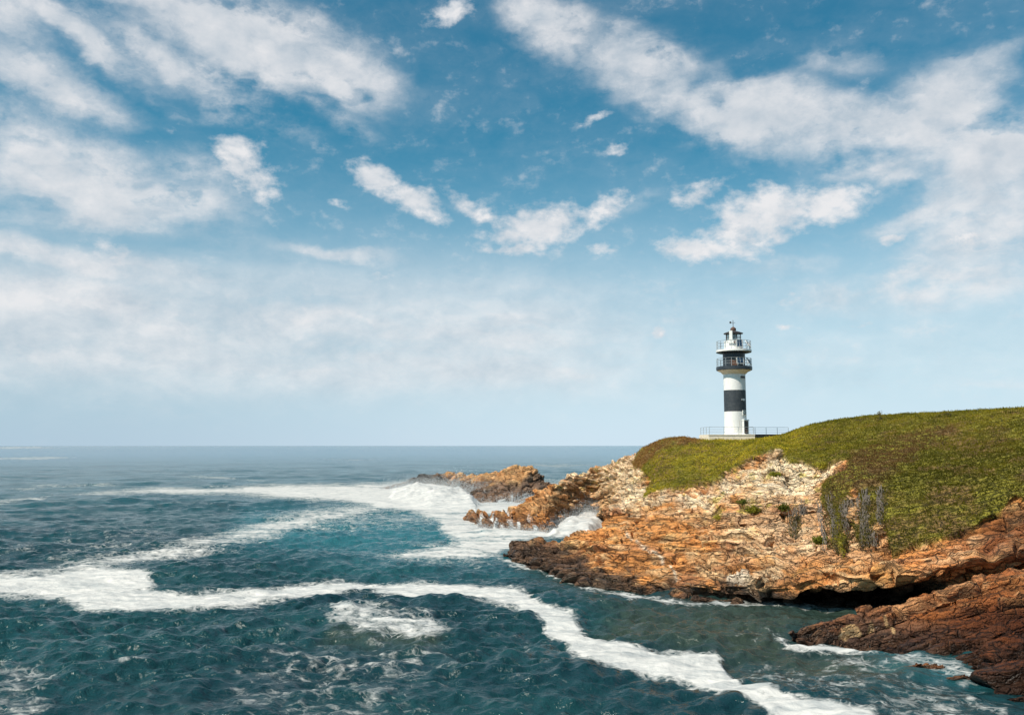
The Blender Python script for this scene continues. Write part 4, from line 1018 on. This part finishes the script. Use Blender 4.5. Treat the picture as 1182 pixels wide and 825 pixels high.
def tower_mat():
    m, t, b = new_mat('painted_tower')
    P = t.n('ShaderNodeTexCoord').outputs['Object']
    sp = t.n('ShaderNodeSeparateXYZ'); t.put(sp.inputs[0], P); Z = sp.outputs[2]
    n = t.noise(P, 2.5, 5, .6).outputs[0]
    st = t.noise(t.mapping(P, sc=(3, 3, .25)), 1.6, 5, .65).outputs[0]
    white = t.mix(t.mr(st, .54, .8), (.80, .79, .77, 1), (.56, .47, .38, 1))
    black = t.mix(t.mr(n, .35, .7), (.028, .036, .046, 1), (.055, .062, .07, 1))
    band = t.math('MULTIPLY', t.math('GREATER_THAN', Z, rz(475)), t.math('LESS_THAN', Z, rz(450.5)))
    t.put(b.inputs['Base Color'], t.mix(band, white, black)); b.inputs['Roughness'].default_value = .6
    bp = t.n('ShaderNodeBump'); bp.inputs['Distance'].default_value = .02; t.put(bp.inputs['Height'], n); t.put(b.inputs['Normal'], bp.outputs[0])
    return m
M_TOWER = tower_mat()
M_WHITE = simple('white_paint', (.78, .77, .74), .55, 0, .08, 4)
M_CREAM = simple('cream_render', (.80, .70, .56), .8, 0, .14, 3)
M_BLACK = simple('black_paint', (.03, .038, .048), .45, 0, .3, 3)
M_STEEL = simple('galvanised_steel', (.45, .47, .48), .4, .6, .2, 6)
M_CELL = simple('solar_cells', (.02, .05, .10), .12, 0, .2, 4)
M_DOOR = simple('dark_door', (.055, .045, .04), .5, 0, .2, 5)
M_ROOF = simple('dark_roof_metal', (.09, .075, .07), .45, .4, .3, 4)
M_RUST = simple('rust_brown', (.13, .065, .045), .7, .1, .4, 4)
M_BROWNWALL = simple('brown_stone_wall', (.22, .14, .10), .9, 0, .35, 4, .03)
def glass_mat():
    m, t, b = new_mat('lantern_glass'); b.inputs['Base Color'].default_value = (.75, .88, .90, 1)
    b.inputs['Roughness'].default_value = .05; b.inputs['Transmission Weight'].default_value = .85; b.inputs['IOR'].default_value = 1.15
    return m
M_GLASS = glass_mat()

TR = 1.42
bm = bmesh.new(); lathe(bm, [(TR + .10, -.6), (TR + .10, .12), (TR + .02, .14), (TR, rz(475)), (TR, rz(450.5)), (TR, rz(432))], 64); bm_obj('tower', bm, M_TOWER, root, smooth=True)
bm = bmesh.new(); lathe(bm, [(TR - .05, rz(432) - .05), (TR + .06, rz(432)), (1.75, rz(429.6)), (2.12, rz(428.2)), (2.2, rz(427.6))], 64); bm_obj('gallery_corbel', bm, M_CREAM, root, smooth=True)
def gallery(vb, vt, Rr, mat_slab, vrail, nposts):
    bm = bmesh.new(); lathe(bm, [(Rr - .08, rz(vb)), (Rr, rz(vb) + .06), (Rr, rz(vt) - .03), (Rr - .04, rz(vt))], 64)
    g = bm_obj('gallery_deck', bm, mat_slab, root, smooth=True)
    bm = bmesh.new(); zt = rz(vrail); zb = rz(vt)
    for k in range(nposts):
        a = 2 * pi * (k + .4) / nposts; tube(bm, (cos(a) * (Rr - .1), sin(a) * (Rr - .1), zb - .02), (cos(a) * (Rr - .1), sin(a) * (Rr - .1), zt), .032)
    for f in (1, .66, .33): ringtube(bm, Rr - .1, zb + (zt - zb) * f, .026 if f == 1 else .018)
    bm_obj('gallery_railing', bm, M_STEEL, root)
gallery(427.6, 423.4, 2.33, M_BLACK, 414.2, 18)
bm = bmesh.new(); lathe(bm, [(1.44, rz(423.4) - .05), (1.44, rz(408) + .02)], 64); bm_obj('watch_room', bm, M_BLACK, root, smooth=True)
# rusty hatch in the watch room
def on_wall(ang, r, z):  # ang from the camera-facing side, positive to the right
    return Vector((sin(ang) * r, -cos(ang) * r, z))
def wall_rot(ang): return Matrix.Rotation(ang, 3, 'Z')
bm = bmesh.new(); box(bm, on_wall(R(-14), 1.445, rz(419)), (.85, .06, .80), wall_rot(R(-14))); bm_obj('hatch', bm, M_RUST, root)
bm = bmesh.new(); lathe(bm, [(1.5, rz(408)), (2.0, rz(407.6)), (2.26, rz(407.0)), (2.28, rz(406.8))], 64); bm_obj('gallery_underside', bm, M_BLACK, root, smooth=True)
gallery(406.8, 404.2, 2.30, M_WHITE, 394.2, 18)
# lantern
bm = bmesh.new(); lathe(bm, [(1.22, rz(404.2) - .04), (1.22, rz(395)), (1.28, rz(394.8)), (1.28, rz(394.0)), (1.02, rz(393.8))], 48); lb = bm_obj('lantern_base', bm, M_WHITE, root, smooth=True)
bm = bmesh.new(); lathe(bm, [(.95, rz(393.8)), (.95, rz(385.4))], 16); bm_obj('lantern_glazing', bm, M_GLASS, root)
bm = bmesh.new()
for k in range(8):
    a = 2 * pi * (k + .3) / 8
    tube(bm, (cos(a) * .97, sin(a) * .97, rz(394)), (cos(a) * .97, sin(a) * .97, rz(385)), .05, 6)
ringtube(bm, .97, rz(389.6), .03, 24); bm_obj('glazing_bars', bm, M_ROOF, root)
bm = bmesh.new(); lathe(bm, [(.22, rz(394)), (.40, rz(392.5)), (.46, rz(389.8)), (.40, rz(387)), (.22, rz(386))], 24); bm_obj('lamp_lens', bm, M_WHITE, root, smooth=True)
bm = bmesh.new(); lathe(bm, [(1.0, rz(385.6)), (1.26, rz(385.4)), (1.27, rz(384.7)), (.9, rz(383.5)), (.45, rz(382.2)), (.3, rz(381.8))], 32); rf = bm_obj('lantern_roof', bm, M_ROOF, root, smooth=True)
bm = bmesh.new(); lathe(bm, [(.22, rz(382.2)), (.34, rz(381.6)), (.38, rz(380.2)), (.34, rz(378.8)), (.2, rz(377.9)), (.1, rz(377.4)), (.05, rz(377))], 24); bm_obj('vent_ball', bm, M_RUST, root, smooth=True)
bm = bmesh.new(); tube(bm, (0, 0, rz(377.6)), (0, 0, rz(369.5)), .035); tube(bm, (-.42, 0, rz(372.4)), (.30, 0, rz(372.4)), .025); box(bm, (-.36, 0, rz(372.2)), (.22, .03, .26)); tube(bm, (0, -.2, rz(374)), (0, .2, rz(374)), .02)
bm_obj('weather_vane', bm, M_ROOF, root)
# white equipment cabinet and mast box against the lantern's left front
bm = bmesh.new(); box(bm, on_wall(R(-28), 1.22, rz(388.4)), (.40, .32, 1.3), wall_rot(R(-28))); box(bm, on_wall(R(-28), 1.20, rz(395.5)), (.70, .36, .45), wall_rot(R(-28))); bm_obj('equipment_cabinet', bm, M_WHITE, root)
bm = bmesh.new(); box(bm, on_wall(R(-22), 1.30, rz(396.2)), (.8, .08, .16), wall_rot(R(-22))); bm_obj('rust_stain_panel', bm, M_RUST, root)
def panel(ang, r, v, w, h, tilt, roll=0.0):
    c = on_wall(ang, r, rz(v))
    rot = wall_rot(ang) @ Matrix.Rotation(roll, 3, 'Y') @ Matrix.Rotation(-tilt, 3, 'X')
    e = bpy.data.objects.new('solar_panel', None); col.objects.link(e); e.parent = root; e.location = c; e.rotation_euler = rot.to_euler(); e.empty_display_size = .2
    bm = bmesh.new(); box(bm, (0, 0, 0), (w, .03, h)); bm_obj('panel_cells', bm, M_CELL, e)
    bm = bmesh.new(); f = .055
    for sx in (-1, 1): box(bm, (sx * (w / 2 + f / 2), -.005, 0), (f, .06, h + 2 * f))
    for sz in (-1, 1): box(bm, (0, -.005, sz * (h / 2 + f / 2)), (w, .06, f))
    box(bm, (0, -.018, 0), (f * .5, .012, h)); bm_obj('panel_frame', bm, M_WHITE, e)
    bm = bmesh.new()
    for sx in (-.35, .35): tube(bm, (sx * w, .02, -h * .3), (sx * w, .35, -h * .55), .025)
    bm_obj('panel_bracket', bm, M_STEEL, e)
panel(R(14), 1.55, 397.5, .78, .92, R(6))
panel(R(52), 2.02, 398.0, .85, .80, R(32), R(14))
panel(R(10), 1.92, 417.5, .92, .78, R(12))
panel(R(50), 2.1, 418.0, .95, .78, R(30), R(14))
# tower details
bm = bmesh.new(); box(bm, on_wall(R(34), TR - .02, rz(436)), (.72, .16, .30), wall_rot(R(34))); w_ = bm_obj('window', bm, M_DOOR, root)
bm = bmesh.new()
for s in (-1, 1): box(bm, on_wall(R(34), TR + .02, rz(436) + s * .19), (.86, .14, .07), wall_rot(R(34)))
bm_obj('window_frame', bm, M_WHITE, w_)
bm = bmesh.new(); box(bm, on_wall(R(34), TR + .01, rz(461.5)), (.62, .12, .22), wall_rot(R(34))); box(bm, on_wall(R(34), TR + .03, rz(461.7)), (.12, .16, .30), wall_rot(R(34))); bm_obj('wall_lamp', bm, M_STEEL, root)
DA = R(43)
bm = bmesh.new()
rot = wall_rot(DA)
for s in (-1, 1): box(bm, on_wall(DA, TR + .08, rz(494) - .05) + rot @ Vector((s * .50, 0, 0)), (.14, .26, 1.98), rot)
box(bm, on_wall(DA, TR + .09, rz(494) + 1.02), (1.20, .36, .14), rot)
box(bm, on_wall(DA, TR + .12, rz(501.2)), (1.3, .7, .14), rot)
bm_obj('door_surround', bm, M_WHITE, root)
bm = bmesh.new(); box(bm, on_wall(DA, TR + .08, rz(494) - .04), (.86, .2, 1.94), rot); dr = bm_obj('door', bm, M_DOOR, root)
bm = bmesh.new(); box(bm, on_wall(DA, TR + .19, rz(497.4)), (.60, .03, .60), rot); bm_obj('door_panel', bm, M_RUST, dr)
bm = bmesh.new(); tube(bm, on_wall(DA, TR + .21, rz(495)) + rot @ Vector((.3, 0, 0)), on_wall(DA, TR + .21, rz(495)) + rot @ Vector((.3, 0, .2)), .02); bm_obj('door_handle', bm, M_STEEL, dr)
bm = bmesh.new(); box(bm, on_wall(R(38), TR + .05, rz(476.6)), (.72, .10, .62), wall_rot(R(38))); sg = bm_obj('round_sign', bm, M_WHITE, root)
bm = bmesh.new()
for k in range(20):
    a, b = 2 * pi * k / 20, 2 * pi * (k + 1) / 20; c = on_wall(R(38), TR + .11, rz(476.6)); rot = wall_rot(R(38))
    tube(bm, c + rot @ Vector((.21 * cos(a), 0, .21 * sin(a))), c + rot @ Vector((.21 * cos(b), 0, .21 * sin(b))), .045, 5)
bm_obj('sign_ring', bm, M_BLACK, sg)

# terrace and fences
x0, x1 = float(wpt(807.5, 505, 120.3)[0]), float(wpt(871, 505, 115)[0])
tz = BZ
bm = bmesh.new(); box(bm, ((x0 + x1) / 2, 117.6, tz - .75), (x1 - x0, 5.6, 1.5)); box(bm, ((x0 + x1) / 2, 114.77, tz - .05), (x1 - x0 + .04, .06, .10))
o = bm_obj('terrace', bm, M_CREAM, None); tag(o, 'low cream concrete terrace under the lighthouse on the crest of the grass', 'terrace')
x2 = float(wpt(911, 503, 119)[0])
bm = bmesh.new(); box(bm, ((x1 + x2) / 2 + .05, 119, tz - .60), (x2 - x1 - .1, .35, 1.2)); box(bm, ((x1 + x2) / 2 + .05, 119, tz + .03), (x2 - x1 - .04, .45, .08))
o = bm_obj('terrace_wall', bm, M_BROWNWALL, None); tag(o, 'low brown stone wall running right from the lighthouse terrace', 'wall')
def fence(pts, label, h, step):
    a = Vector(pts[0]); root_ = empty('metal_fence', tuple(a)); tag(root_, label, 'fence', 'metal fences beside the lighthouse')
    rb = bmesh.new()
    for p, q in zip(pts[:-1], pts[1:]):
        p, q = Vector(p), Vector(q); n = max(1, round((q - p).length / step))
        for k in range(n + 1):
            if k == 0 and p != a: continue
            s = p.lerp(q, k / n) - a
            b = bmesh.new(); tube(b, s - Vector((0, 0, .05)), s + Vector((0, 0, h)), .03); bm_obj('post', b, M_STEEL, root_)
        for f in (1, .66, .33): tube(rb, p - a + Vector((0, 0, h * f)), q - a + Vector((0, 0, h * f)), .022 if f == 1 else .013)
    bm_obj('rail', rb, M_STEEL, root_)
hf = lz(493) - lz(501.5)
fence([(x0 + .15, 120.2, tz), (x0 + .15, 114.95, tz), (x1 - .15, 114.95, tz)], 'thin grey metal fence round the cream terrace left of the tower', hf, 1.9)
fence([(x1 - .3, 119, tz + .07), (x2 - .1, 119, tz + .07)], 'thin grey metal fence on the brown wall right of the tower', hf - .05, 1.35)
